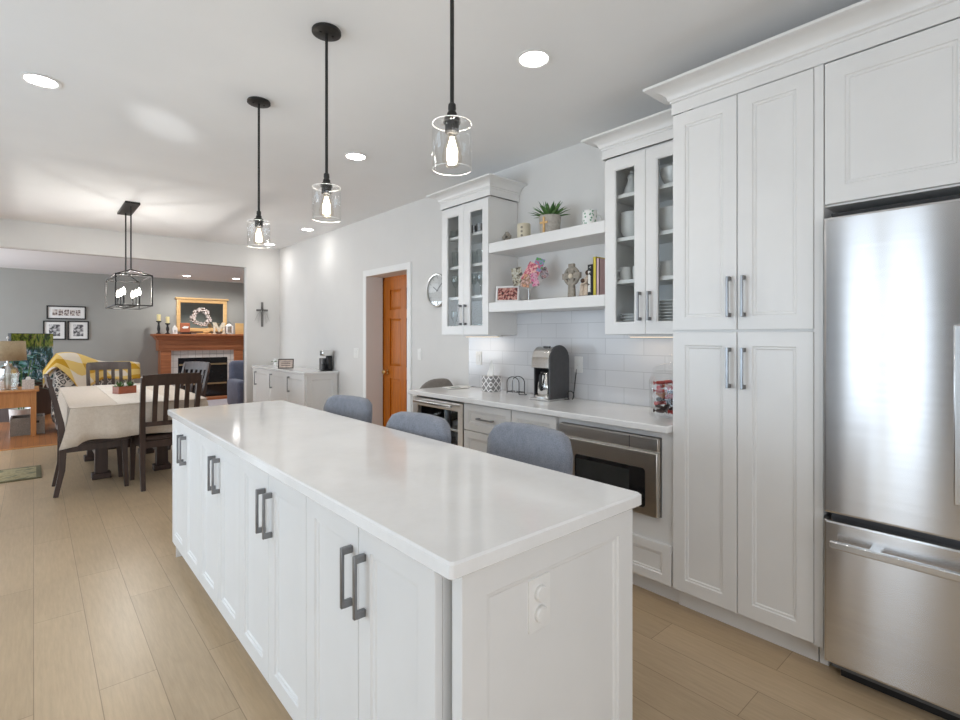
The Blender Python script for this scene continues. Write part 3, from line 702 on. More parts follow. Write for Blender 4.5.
# papers
t = thing('booklet_stack', 'white printed booklets lying at the far end of the wall counter', 'papers', (2.80, 3.45, CT))
for k, (x, y, a, z) in enumerate(((2.84, 3.50, 20, 0), (2.74, 3.44, -14, .004))):
    c = MB(); Mx = Matrix.Translation((x, y, CT + z)) @ Matrix.Rotation(R(a), 4, 'Z'); c.box(-.10, .10, -.075, .075, 0, .004, Mx); p = c.build('booklet', M_.paper, t, sharp=None)
    if k: c = MB(); c.box(-.06, .03, -.045, .04, .0041, .0046, Mx); c.build('printed_panel', plain('print_grey', (.30, .34, .33, 1), .7, 0, .5, 80), p, sharp=None)
# wire napkin holder
t = thing('napkin_holder', 'black arched wire napkin holder between the tissue box and the coffee maker', 'napkin holder', (2.80, 2.785, CT))
for x in (2.775, 2.835):
    c = MB(); pts = [(x, 2.850, CT + .003), (x, 2.850, CT + .09)] + [(x, 2.785 + .065 * math.cos(a), CT + .09 + .045 * math.sin(a)) for a in [PI * k / 10 for k in range(1, 10)]] + [(x, 2.720, CT + .09), (x, 2.720, CT + .003)]
    c.tube(pts, .0032, 6)
    c.build('arch', M_.black, t)
    for y in (2.817, 2.785, 2.753): c = MB(); c.tube([(x, y, CT + .018), (x, y, CT + .128)], .0022, 6); c.build('rod', M_.silver, t)
c = MB(); c.tube([(2.775, 2.850, CT + .018), (2.775, 2.720, CT + .018), (2.835, 2.720, CT + .018), (2.835, 2.850, CT + .018)], .0028, 6, True); c.tube([(2.775, 2.720, CT + .004), (2.79, 2.685, CT + .004), (2.82, 2.685, CT + .004), (2.835, 2.720, CT + .004)], .0028, 6); c.build('base', M_.black, t)
# coffee maker: an arched body, chrome hood and a carafe bay
t = thing('coffee_maker', 'black and chrome arched drip coffee maker on the wall counter', 'coffee maker', (2.76, 2.40, CT))
KY0, KY1 = 2.305, 2.49
kd = plain('coffee_grey', (.050, .050, .053, 1), .42, 0, .1, 30)
def arch(x0, x1, y0, y1, z0, h, n=12):
    """side profile in X-Z: upright back and front that meet in an arch"""
    r = (x1 - x0) / 2; p = [(x0, z0), (x1, z0)]
    p += [(x0 + r + r * math.cos(a), z0 + h - r * .95 + r * .95 * math.sin(a)) for a in [PI * k / n for k in range(n + 1)]]
    return p
def side(name, x0, x1, ya, yb, h, mat, z0=0):
    c = MB(); pr_ = arch(x0, x1, ya, yb, CT + z0, h)
    c.rings([[Vector((x, ya, z)) for x, z in pr_], [Vector((x, yb, z)) for x, z in pr_]]); return c.build(name, mat, t, sharp=30, bevel=.003)
side('side_shell', 2.655, 2.86, KY0, KY0 + .016, .385, kd); side('side_shell', 2.69, 2.86, KY1 - .012, KY1, .37, kd)
c = MB(); c.box(2.775, 2.855, KY0 + .016, KY1 - .016, CT, CT + .30); c.build('tank', M_.dark, t, sharp=None)
c = MB(); pr_ = [(2.668 + .095 - .09 * math.cos(a), CT + .285 + .092 * math.sin(a)) for a in [PI * k / 14 for k in range(0, 15)]]
c.rings([[Vector((x, KY0 + .016, z)) for x, z in [(2.668, CT + .225), ] + pr_ + [(2.853, CT + .225)]], [Vector((x, KY1 + .001, z)) for x, z in [(2.668, CT + .225)] + pr_ + [(2.853, CT + .225)]]]); hood = c.build('chrome_hood', M_.chrome, t, sharp=30)
c = MB(); c.box(2.72, 2.735, 2.37, 2.425, CT + .366, CT + .376); c.build('display', M_.dark, hood, sharp=None)
c = MB(); c.box(2.645, 2.86, KY0 - .002, KY1 + .002, CT, CT + .012); c.lathe([(.085, .012), (.085, .028), (.08, .032)], (2.725, 2.3975, CT), 28); c.build('base', M_.silver, t, bevel=.003)
c = MB(); c.lathe([(.055, .033), (.064, .05), (.062, .11), (.045, .165), (.040, .185), (.043, .19)], (2.722, 2.3975, CT), 28); cf = c.build('carafe', M_.chrome, t)
c = MB(); c.lathe([(.042, .1905), (.044, .198), (.03, .21), (.01, .213)], (2.722, 2.3975, CT), 24); c.build('carafe_lid', M_.black, cf)
c = MB(); c.beam([(2.67, 2.385, CT + .185), (2.642, 2.38, CT + .18), (2.638, 2.38, CT + .10), (2.655, 2.385, CT + .07)], .018, .012, (0, 1, 0)); c.build('carafe_handle', M_.black, cf, sharp=None)
c = MB(); c.tube([(2.80, 2.30, CT + .006)] + [(2.82, 2.262 + .030 * math.cos(a), CT + .034 + .030 * math.sin(a)) for a in [2 * PI * k / 14 - 1.2 for k in range(13)]] + [(2.90, 2.30, CT + .02), (2.925, 2.30, CT + .16), (2.928, 2.285, CT + .25)], .0035, 6); c.build('cord', M_.black, t)
# candy jar
t = thing('glass_jar', 'lidded glass jar of wrapped candy against the pantry side', 'jar', (2.67, 1.445, CT))
jx, jy = 2.67, 1.435
def sq(r, z, k=.35): return [Vector((jx + x, jy + y, CT + z)) for x, y in rrect(2.4 * r, 2.4 * r, 1.2 * r * k, 4)]
c = MB(); c.rings([sq(.072, 0), sq(.078, .01), sq(.079, .20), sq(.07, .232), sq(.062, .245), sq(.066, .252), sq(.060, .252), sq(.057, .245), sq(.064, .228), sq(.073, .198), sq(.072, .014), sq(.066, .012)]); c.build('body', M_.glass, t, sharp=40)
c = MB(); c.rings([sq(.064, .2535), sq(.066, .262), sq(.05, .285), sq(.02, .298)]); c.lathe([(.010, .298), (.008, .305), (.016, .318), (.019, .328), (.013, .34), (.002, .344)], (jx, jy, CT), 18); c.build('lid', M_.glass, t, sharp=40)
CC = [((.035, .012, .010, 1), 'dark brown'), ((.42, .035, .03, 1), 'red'), ((.70, .66, .62, 1), 'silvery white'), ((.40, .16, .07, 1), 'orange brown')]
CM = [plain('candy_wrap', c_, .3, .25, .25, 90) for c_, _ in CC]
k = 0
for lay in range(8):
    for gx in (-1, 1):
        for gy in (-1, 1):
            ci = random.choice((0, 0, 1, 1, 2, 3)); c = MB(); z = CT + .030 + lay * .0225
            a = random.uniform(0, PI); Mx = Matrix.Translation((jx + gx * .042, jy + gy * .042, z)) @ Matrix.Rotation(a, 4, 'Z') @ Matrix.Rotation(R(random.uniform(-8, 8)), 4, 'X')
            c.lathe([(.012, -.036), (.002, -.025), (.010, -.020), (.0112, 0), (.010, .020), (.002, .025), (.012, .036)], (0, 0, 0), 8, Mx @ Matrix.Rotation(R(90), 4, 'X'))
            tag(c.build('wrapped_candy', CM[ci], sharp=None), '%s wrapped candy inside the lidded glass jar' % CC[ci][1], 'candy', CC[ci][1] + ' candies in the jar')
# outlets on the backsplash and switches on the wall
def plate(name, x, y, z, label, cat, parts, w_=.072, h_=.116):
    M = FX(x, y, z); t = thing(name, label, cat, (x, y, z - h_ / 2))
    c = MB(); c.prism(rrect(w_, h_, .005), M, .005); c.build('cover_plate', M_.plate, t, bevel=.001)
    for (u, v, pw, ph, nm) in parts: c = MB(); c.prism(rrect(pw, ph, min(pw, ph) * .3), M @ Matrix.Translation((u, v, .005)), .0035); c.build(nm, M_.paper, t, sharp=None)
plate('wall_outlet', XR - .0105, 2.275, 1.160, 'white wall outlet on the tile right of the coffee maker', 'outlet', ((0, .022, .032, .028, 'socket'), (0, -.022, .032, .028, 'socket')))
plate('wall_outlet', XR - .0105, 3.36, 1.170, 'white wall outlet on the tile above the tissue box', 'outlet', ((0, .022, .032, .028, 'socket'), (0, -.022, .032, .028, 'socket')))
plate('light_switch', XR - .0005, 5.63, 1.16, 'double light switch on the wall left of the oak door', 'switch', ((-.023, 0, .03, .062, 'rocker'), (.023, 0, .03, .062, 'rocker')), .116)
plate('light_switch', XR - .0005, 4.28, 1.18, 'light switch on the wall right of the oak door', 'switch', ((0, 0, .03, .062, 'rocker'),))
# wall clock
t = thing('wall_clock', 'round white wall clock partly behind the glass cabinet', 'clock', (XR - .02, 3.97, 1.65))
M = FX(XR - .001, 3.97, 1.803)
c = MB(); c.lathe([(.150, 0), (.162, .004), (.164, .02), (.158, .03), (.148, .028), (.146, .012)], M=M, n=48, cap0=False, cap1=False); c.build('rim', M_.silver, t)
c = MB(); c.lathe([(.147, .002), (.147, .010)], M=M, n=48); f_ = c.build('dial', plain('clock_dial', (.62, .62, .61, 1), .4), t)
c = MB()
for k in range(12):
    a = R(30 * k); Mk = M @ Matrix.Rotation(a, 4, 'Z'); c.box(-.003, .003, .115, .135, .0102, .0112, Mk)
c.build('hour_marks', M_.pull, f_, sharp=None)
for a, L in ((60, .075), (-50, .11)):
    c = MB(); c.box(-.0035, .0035, -.015, L, .013, .0145, M @ Matrix.Rotation(R(a), 4, 'Z')); c.build('hand', M_.black, f_, sharp=None)
c = MB(); c.lathe([(.1475, .022), (.146, .0235)], M=M, n=48); c.build('crystal', M_.glass, t)

# ------------------------------------------------------------------ on the floating shelves
US, LS = 2.0725, 1.6185
stone = plain('carved_stone', (.27, .24, .20, 1), .8, 0, .25, 60, .3)
t = thing('stone_cross', 'small round stone ring cross at the left end of the upper shelf', 'ornament', (2.74, 2.815, US))
c = MB(); M = FX(2.74, 2.815, US + .05)
c.box(-.012, .012, -.05, .042, -.008, .008, M); c.box(-.042, .042, -.010, .012, -.008, .008, M); c.build('cross', stone, t, bevel=.002)
c = MB(); c.tube([M @ Vector((.032 * math.cos(a), .032 * math.sin(a), 0)) for a in [2 * PI * k / 20 for k in range(20)]], .007, 8, True); c.build('ring', stone, t)
t = thing('cream_candle', 'cream cylinder jar with three dark motifs on the upper shelf', 'candle', (2.74, 2.635, US))
c = MB(); c.lathe([(.046, 0), (.05, .004), (.05, .115), (.046, .122), (.040, .122), (.038, .10)], (2.74, 2.635, US), 28); c.build('jar', plain('cream_wax', (.62, .56, .43, 1), .5), t)
for z in (.03, .06, .09): c = MB(); Mx = Matrix.Translation((2.74, 2.635, US + z)) @ Matrix.Rotation(R(205), 4, 'Z') @ Matrix.Rotation(R(90), 4, 'Y'); c.lathe([(.009, .0485), (.009, .0515)], M=Mx, n=10); c.build('motif', stone, t)
t = thing('potted_succulent', 'spiky green succulent in a grey pot with a small wooden cross', 'plant', (2.745, 2.385, US))
c = MB(); c.lathe([(.062, 0), (.068, .006), (.078, .125), (.080, .135), (.070, .135), (.068, .12)], (2.745, 2.385, US), 32); pot = c.build('pot', plain('grey_cement', (.40, .37, .33, 1), .8, 0, .15, 50), t)
c = MB(); Mx = Matrix.Translation((2.745, 2.385, US + .065)) @ Matrix.Rotation(R(8), 4, 'Z') @ FX(0, 0, 0) @ Matrix.Translation((0, 0, .076)); c.box(-.007, .007, -.062, .055, 0, .007, Mx); c.box(-.030, .030, .008, .022, 0, .007, Mx); c.build('cross', M_.lightoak, pot, sharp=None)
c = MB(); c.lathe([(.067, .118), (.05, .124), (.002, .126)], (2.745, 2.385, US), 20); c.build('soil', plain('soil', (.05, .035, .025, 1), .9), pot)
c = MB()
for k in range(46):
    a = 2.399 * k; el = R(82 - 66 * (k / 46) ** .8); L = .13 + .035 * random.random(); b0 = Vector((2.745 + .02 * math.cos(a), 2.385 + .02 * math.sin(a), US + .122))
    dv = Vector((math.cos(a) * math.cos(el), math.sin(a) * math.cos(el), math.sin(el))); sd = Vector((-math.sin(a), math.cos(a), 0)); up = dv.cross(sd) * -1
    rs = []
    for s, wd in ((0, .009), (.35, .013), (.7, .009), (1, .0008)):
        p = b0 + dv * L * s + Vector((0, 0, -.03 * s * s)); rs.append([p - sd * wd, p - up * wd * .25, p + sd * wd, p + up * wd * .4])
    c.rings(rs)
gm = NT('succulent_green'); gb = gm.bsdf((.05, .14, .04, 1), .45); gm.l(gm.ramp(gm.noise(gm.coord(), 22, 3), [(.3, (.025, .085, .022, 1)), (.7, (.13, .27, .08, 1))]), gb.inputs[0]); M_.succ = gm.m
c.build('leaves', M_.succ, t, sharp=None)
def mug(nm, c0, label, mat, group, r=.042, h=.095, ang=200, cat='mug', hmat=None):
    c = MB(); c.lathe([(r * .9, 0), (r, .006), (r, h), (r - .004, h), (r - .004, .01), (.002, .008)], c0, 28)
    t = thing(nm, label, cat, c0, 0, group); c.build('cup', mat, t)
    c = MB(); a = R(ang); ex, ey = math.cos(a), math.sin(a)
    c.tube([(c0[0] + ex * (r - .001 + .034 * math.sin(PI * k / 8)), c0[1] + ey * (r - .001 + .034 * math.sin(PI * k / 8)), c0[2] + h * .5 + h * .3 * math.cos(PI * k / 8)) for k in range(9)], .0055, 8); c.build('handle', hmat or mat, t)
    return t
pm = NT('floral_print'); pb = pm.bsdf((.8, .8, .8, 1), .3); v_ = pm.n('ShaderNodeTexVoronoi'); v_.inputs['Scale'].default_value = 55; pm.l(pm.coord(), v_.inputs['Vector'])
pm.l(pm.ramp(v_.outputs[0], [(.0, (.04, .18, .08, 1)), (.3, (.16, .34, .22, 1)), (.42, (.8, .8, .78, 1)), (1, (.82, .82, .8, 1))]), pb.inputs[0])
mug('mug', (2.745, 2.045, US), 'white mug with a green leaf print on the upper shelf', pm.m, None, .047, .11, 319, 'mug', M_.china)
# lower shelf
def photo(name, cols, scale=40):
    m_ = NT(name); b = m_.bsdf((.5, .5, .5, 1), .35); m_.l(m_.ramp(m_.noise(m_.coord(), scale, 3, .6), [(.41 + .17 * i / max(1, len(cols) - 1), c_) for i, c_ in enumerate(cols)]), b.inputs[0]); return m_.m
t = thing('framed_photo', 'white framed group photo at the left end of the lower shelf', 'photo frame', (2.72, 2.765, LS))
M = Matrix.Translation((2.71, 2.775, LS + .063)) @ Matrix.Rotation(R(28), 4, 'Z') @ FX(0, 0, 0) @ Matrix.Rotation(R(-8), 4, 'X') @ Matrix.Rotation(R(0), 4, 'Y')
c = MB(); c.rings([[M @ Vector((x, y, w_)) for x, y in rr(-.092, .092, -.0605, .0605, i)] for i, w_ in ((0, 0), (0, .012), (.012, .014), (.014, .008), (.014, .004), (.014, 0))], closed=True); c.build('frame', M_.white, t, sharp=None)
c = MB(); c.box(-.08, .08, -.048, .048, .003, .006, M); c.build('photo', photo('group_photo', [(.05, .012, .012, 1), (.30, .06, .05, 1), (.55, .32, .26, 1)], 50), t, sharp=None)
c = MB(); c.box(-.02, .02, -.060, .03, -.05, -.047, M @ Matrix.Rotation(R(0), 4, 'X')); c.beam([M @ Vector((0, .03, 0)), M @ Vector((0, .028, -.05))], .03, .004, (0, 1, 0)); c.build('easel_back', M_.dark, t, sharp=None)
t = thing('photo_clip_stand', 'clip stand fanning out several colour photos on the lower shelf', 'photo holder', (2.74, 2.585, LS))
c = MB(); c.lathe([(.032, 0), (.032, .004), (.006, .014)], (2.74, 2.585, LS), 24); c.tube([(2.74, 2.585, LS + .008), (2.74, 2.585, LS + .09)], .004, 8); c.build('base', M_.silver, t)
PH = [((.10, .35, .04, 1), (.20, .30, .55, 1), (.55, .12, .18, 1)), ((.35, .05, .09, 1), (.65, .18, .25, 1), (.75, .5, .42, 1)), ((.05, .04, .035, 1), (.35, .31, .22, 1), (.5, .5, .44, 1)), ((.04, .03, .035, 1), (.45, .4, .42, 1), (.25, .08, .07, 1)), ((.6, .3, .18, 1), (.12, .07, .05, 1), (.6, .4, .35, 1)), ((.5, .08, .2, 1), (.7, .4, .5, 1), (.1, .05, .05, 1))]
for k, (u, v, w_, h_, ang, d_) in enumerate(((.068, .265, .052, .075, 20, .004), (.025, .205, .08, .11, 28, .012), (-.072, .185, .06, .105, -10, .0), (.10, .205, .045, .06, -20, -.004), (-.012, .150, .05, .075, 10, .02), (.045, .155, .04, .08, -15, .024))):
    w_, h_ = w_ * 1.35, h_ * 1.3; M = Matrix.Translation((2.735, 2.585, LS)) @ Matrix.Rotation(R(30), 4, 'Z') @ FX(0, 0, 0) @ Matrix.Translation((u * 1.15, v, d_)) @ Matrix.Rotation(R(-ang), 4, 'Z') @ Matrix.Rotation(R(-6), 4, 'X')
    c = MB(); c.box(-w_ / 2, w_ / 2, -h_ / 2, h_ / 2, 0, .002, M); p = c.build('photo', photo('snapshot', PH[k], 45), t, sharp=None)
    q = M @ Vector((0, -h_ * .3, -.001)); c = MB(); c.tube([(2.74, 2.585, LS + .085), (2.74 + (q.x - 2.74) * .4 + .004, 2.585 + (q.y - 2.585) * .5, LS + .10), q], .0014, 5); c.build('wire_clip', M_.silver, p)
t = thing('stone_cross', 'tall grey carved stone ring cross on the lower shelf', 'ornament', (2.76, 2.19, LS))
M = FX(2.755, 2.19, LS + .150)
c = MB(); c.prism([(-.028, -.150), (.028, -.150), (.022, -.04), (.022, .085), (-.022, .085), (-.022, -.04)], M, .024); c.box(-.075, .075, -.018, .022, 0, .024, M); c.build('cross', stone, t, bevel=.003)
c = MB(); c.tube([M @ Vector((.055 * math.cos(a), .055 * math.sin(a), .012)) for a in [2 * PI * k / 24 for k in range(24)]], .013, 8, True); c.build('ring', stone, t)
c = MB(); c.lathe([(.018, .024), (.016, .031), (.002, .034)], M=M, n=16); c.build('boss', plain('pale_boss', (.55, .48, .38, 1), .6), t)
t = thing('family_figurine', 'small carved figurine of a parent holding a child on the lower shelf', 'figurine', (2.745, 2.075, LS))
fx, fy = 2.745, 2.07
c = MB(); c.box(fx - .03, fx + .03, fy - .045, fy + .05, LS, LS + .012); c.build('base', stone, t, sharp=None)
figm = plain('resin_cream', (.52, .42, .33, 1), .6, 0, .15, 60); hair = plain('resin_brown', (.07, .035, .02, 1), .6)
c = MB(); c.lathe([(.030, .012), (.026, .05), (.020, .10), (.024, .125), (.009, .142), (.008, .15)], (fx, fy - .012, LS), 16); c.tube([(fx, fy - .03, LS + .125), (fx - .03, fy - .02, LS + .095), (fx - .028, fy + .02, LS + .085)], .007, 8); c.build('parent', figm, t)
c = MB(); c.ball((fx, fy - .012, LS + .162), .018, 12); c.build('parent_head', hair, t)
c = MB(); c.lathe([(.024, .012), (.019, .05), (.016, .085), (.006, .098)], (fx - .006, fy + .026, LS), 14); c.build('child', figm, t)
c = MB(); c.ball((fx - .006, fy + .026, LS + .112), .015, 12); c.build('child_head', hair, t)
for k, (y0, w_, h_, col, lab) in enumerate(((2.018, .024, .205, None, 'white book with black print on the lower shelf, left of the black book'), (1.993, .016, .205, (.012, .012, .013, 1), 'thin black book between the white and the yellow book'),
        (1.976, .024, .25, (.62, .50, .05, 1), 'tall yellow book on the lower shelf'), (1.951, .022, .238, (.60, .42, .42, 1), 'pink book at the right end of the lower shelf'))):
    t = thing('book', lab, 'book', (2.76, y0 - w_ / 2, LS), 0, 'books on the lower shelf')
    if col is None:
        bm_ = NT('printed_spine'); bb = bm_.bsdf((.7, .7, .68, 1), .5); bm_.l(bm_.ramp(bm_.noise(bm_.coord((1, 1, 1.3)), 38, 1), [(.50, (.72, .70, .66, 1)), (.54, (.03, .03, .03, 1))], 'CONSTANT'), bb.inputs[0]); m_ = bm_.m
    else: m_ = plain('book_cover', col, .5)
    c = MB(); c.box(2.69, 2.695, y0 - w_, y0, LS, LS + h_); c.box(2.69, 2.84, y0 - w_, y0 - w_ + .003, LS, LS + h_); c.box(2.69, 2.84, y0 - .003, y0, LS, LS + h_); c.build('cover', m_, t, sharp=None)
    c = MB(); c.box(2.6955, 2.835, y0 - w_ + .0035, y0 - .0035, LS + .004, LS + h_ - .005); c.build('pages', M_.paper, t, sharp=None)

# ------------------------------------------------------------------ crockery and glasses in the wall cabinets
def bowl(c0, r, h, label, group, mat=None, nm='bowl', cat='bowl'):
    c = MB(); c.lathe([(r * .45, 0), (r * .5, .004), (r * .85, h * .5), (r, h), (r - .004, h), (r * .8, h * .5), (r * .4, .008), (.002, .008)], c0, 28)
    return tag(c.build(nm, mat or M_.china), label, cat, group)
def platestack(x, y, z, n, r, dz, where, group):
    for k in range(n):
        c = MB(); c.lathe([(r * .6, 0), (r * .62, .003), (r * .7, .004), (r, .014), (r, .017), (r * .68, .008), (.002, .007)], (x, y, z + k * dz), 32)
        nth = 'topmost' if k == n - 1 else 'lowest' if k == 0 else ORD[n - 1 - k] + ' from the top'
        tag(c.build('plate', M_.china), 'white plate, %s of the stack %s' % (nth, where), 'plate', group)
def bowlstack(x, y, z, n, r, h, dz, where, group):
    for k in range(n):
        nth = 'topmost' if k == n - 1 else 'lowest' if k == 0 else ORD[n - 1 - k] + ' from the top'
        bowl((x, y, z + k * dz), r, h, 'white bowl, %s of the stack %s' % (nth, where), group)
G1 = 1.3925   # cabinet bottoms
platestack(2.765, 1.725, G1, 6, .085, .0175, 'behind the left door by the pantry', 'left plate stack')
platestack(2.765, 1.47, G1, 10, .098, .0175, 'behind the right door by the pantry', 'right plate stack')
mug('mug', (2.75, 1.775, 1.7005), 'left white mug of the pair in the pantry-side glass cabinet', M_.china, 'mugs in the glass cabinet', .036, .085, 150)
mug('mug', (2.75, 1.685, 1.7005), 'right white mug of the pair in the pantry-side glass cabinet', M_.china, 'mugs in the glass cabinet', .036, .085, 319)
mug('mug', (2.74, 1.49, 1.7005), 'single white mug behind the right door by the pantry', M_.china, 'mugs in the glass cabinet', .042, .09, 130)
bowlstack(2.765, 1.735, 1.9555, 6, .075, .062, .0195, 'behind the left door by the pantry', 'left bowl stack')
bowlstack(2.765, 1.475, 1.9555, 5, .08, .06, .0195, 'behind the right door by the pantry', 'right bowl stack')
t = thing('cruet', 'white china bell-shaped cruet on the top shelf of the pantry-side glass cabinet', 'cruet', (2.75, 1.735, 2.2155))
c = MB(); c.lathe([(.05, 0), (.055, .004), (.045, .04), (.028, .075), (.022, .105), (.026, .118)], (2.75, 1.735, 2.2155), 24); c.build('body', M_.china, t)
c = MB(); c.lathe([(.026, .1185), (.022, .13), (.010, .14), (.012, .15), (.002, .158)], (2.75, 1.735, 2.2155), 20); c.build('stopper', M_.china, t)
bowl((2.76, 1.46, 2.2155), .085, .10, 'deep white bowl on the top shelf behind the right door of the pantry-side cabinet', None)
M_.tumbler = glassmat('drinking_glass', (.93, .95, .95, 1), .10, .02)
def goblet(c0, h, r, label, group):
    c = MB(); c.lathe([(r * .85, 0), (r * .8, .003), (.004, .010), (.0035, h * .45), (r * .5, h * .52), (r, h * .72), (r * .85, h), (r * .85 - .002, h), (r - .002, h * .72), (r * .4, h * .54)], c0, 24)
    return tag(c.build('wine_glass', M_.tumbler), label, 'glass', group)
def tumbler(c0, h, r, label, group, mat=None):
    c = MB(); c.lathe([(r * .85, 0), (r, h), (r - .003, h), (r * .8, .01), (.002, .009)], c0, 24)
    return tag(c.build('tumbler', mat or M_.tumbler), label, 'glass', group)
for y, z, g, lab in ((3.41, 1.3925, 1, 'left stemmed glass on the cabinet floor behind the left door by the clock'), (3.335, 1.3925, 1, 'right stemmed glass on the cabinet floor behind the left door by the clock'),
        (3.16, 1.6905, 1, 'left stemmed glass on the lower shelf behind the right door by the clock'), (3.075, 1.6905, 1, 'right stemmed glass on the lower shelf behind the right door by the clock'),
        (3.40, 1.6905, 1, 'stemmed glass on the lower shelf behind the left door by the clock')):
    goblet((2.70, y, z), .185, .034, lab, 'stemmed glasses in the glass cabinet')
for y, z, h, lab in ((3.42, 2.1955, .06, 'left small tumbler on the top shelf behind the left door by the clock'), (3.345, 2.1955, .06, 'right small tumbler on the top shelf behind the left door by the clock'),
        (3.16, 1.9455, .11, 'left tumbler on the middle shelf behind the right door by the clock'), (3.08, 1.9455, .11, 'right tumbler on the middle shelf behind the right door by the clock'),
        (3.40, 1.9455, .13, 'tall tumbler on the middle shelf behind the left door by the clock'), (3.16, 1.3925, .07, 'left low tumbler on the cabinet floor behind the right door by the clock'), (3.08, 1.3925, .07, 'right low tumbler on the cabinet floor behind the right door by the clock')):
    tumbler((2.70, y, z), h, .032, lab, 'tumblers in the glass cabinet')
for y, lab in ((3.165, 'left dark metal cup on the top shelf of the cabinet by the clock'), (3.075, 'right dark metal cup on the top shelf of the cabinet by the clock')):
    tumbler((2.70, y, 2.1955), .065, .038, lab, 'dark metal cups in the glass cabinet', M_.pull)

# ------------------------------------------------------------------ sideboard in the far corner
SX = 2.50
t = thing('sideboard', 'low white sideboard along the right wall in the far corner', 'sideboard', (2.72, 7.1, 0))
c = MB(); c.box(SX + .021, XR - .014, 6.125, 8.08, .08, .885); c.build('body', M_.white, t, sharp=None)
c = MB(); c.box(SX + .06, XR - .02, 6.16, 8.06, 0, .08); c.build('plinth', M_.white, t, sharp=None)
shaker(FY(SX + .021, 6.125, .08), XR - .014 - SX - .021, .805, .018, .06).build('end_panel', M_.white, t)
for k in range(3):
    ya = 8.078 - k * .651; M = FX(SX + .021, ya, .085); d = shaker(M, .648, .796).build('door', M_.white, t)
    pull(M @ Matrix.Translation((0, 0, .02)), .16, .655, .20, parent=d)
tag(slab('sideboard_worktop', SX - .012, XR - .002, 6.09, 8.10, .917, .031), 'white quartz top of the sideboard in the far corner', 'worktop')
SB = .9175
t = thing('pod_coffee_machine', 'small black and chrome pod coffee machine on the sideboard', 'coffee machine', (2.82, 6.30, SB))
c = MB(); c.box(2.80, 2.90, 6.30, 6.385, SB, SB + .16); c.build('water_tank', M_.pull, t, bevel=.006)
c = MB(); c.box(2.78, 2.91, 6.215, 6.295, SB, SB + .02); c.box(2.85, 2.91, 6.22, 6.295, SB + .02, SB + .19); c.build('body', M_.black, t, bevel=.006)
c = MB(); c.box(2.77, 2.912, 6.21, 6.30, SB + .1905, SB + .265); c.build('head', M_.chrome, t, bevel=.012)
c = MB(); c.lathe([(.022, .0205), (.028, .09), (.025, .09), (.02, .024)], (2.81, 6.255, SB), 20); c.build('cup', M_.black, t)
t = thing('desk_sign', 'small brown framed sign standing angled on the sideboard', 'sign', (2.62, 7.05, SB))
M = Matrix.Translation((2.60, 7.0, SB)) @ Matrix.Rotation(R(-30), 4, 'Z') @ FY(0, 0, .068) @ Matrix.Rotation(R(-12), 4, 'X')
c = MB(); c.rings([[M @ Vector((x, y, w_)) for x, y in rr(-.10, .10, -.066, .066, i)] for i, w_ in ((0, 0), (0, .014), (.012, .014), (.012, 0))], closed=True); c.build('frame', M_.espresso, t, sharp=None)
c = MB(); c.box(-.089, .089, -.055, .055, .002, .007, M); cv = c.build('card', plain('sign_card', (.62, .52, .46, 1), .6, 0, .2, 30), t, sharp=None)
for v in (-.024, 0, .024): c = MB(); c.box(-.06, .06, v - .004, v + .004, .0071, .008, M); c.build('printed_line', plain('ink', (.10, .06, .05, 1), .7), cv, sharp=None)
c = MB(); c.beam([M @ Vector((0, .02, -.001)), M @ Vector((0, -.055, -.055))], .03, .004); c.build('strut', M_.espresso, t, sharp=None)
t = thing('small_flower', 'tiny white flower ornament on the sideboard beside the brown sign', 'ornament', (2.72, 7.72, SB))
c = MB(); c.lathe([(.03, 0), (.036, .03), (.028, .06), (.02, .065)], (2.72, 7.72, SB), 18); c.build('vase', M_.china, t)
c = MB(); [c.ball((2.72 + .03 * math.cos(a), 7.72 + .03 * math.sin(a), SB + .085 + .01 * math.cos(3 * a)), .018, 8) for a in [2 * PI * k / 6 for k in range(6)]]; c.build('petals', M_.paper, t)
c = MB(); [c.ball((2.72 + .05 * math.cos(a), 7.72 + .05 * math.sin(a), SB + .07), .012, 8, (1.6, 1, .5)) for a in (.5, 1.6, 2.8, 4.2, 5.4)]; c.build('leaves', M_.succ, t)
t = thing('wall_cross', 'slim dark metal cross hanging on the far wall above the sideboard', 'cross', (2.672, YF - .02, 1.50))
M = FY(2.672, YF - .004, 1.70); c = MB(); c.box(-.016, .016, -.19, .19, 0, .016, M); c.box(-.085, .085, .05, .08, 0, .016, M); c.build('bars', plain('aged_metal', (.20, .19, .185, 1), .5, .5, .2, 40), t, bevel=.003)
c = MB()
for sx_ in (-1, 1): c.tube([M @ Vector((sx_ * .012, .06, .018)), M @ Vector((sx_ * .07, .0, .02)), M @ Vector((sx_ * .11, -.10, .012))], .004, 6); c.tube([M @ Vector((sx_ * .012, .05, .018)), M @ Vector((sx_ * .045, -.02, .02)), M @ Vector((sx_ * .06, -.13, .012))], .003, 6)
c.build('rays', M_.silver, t)

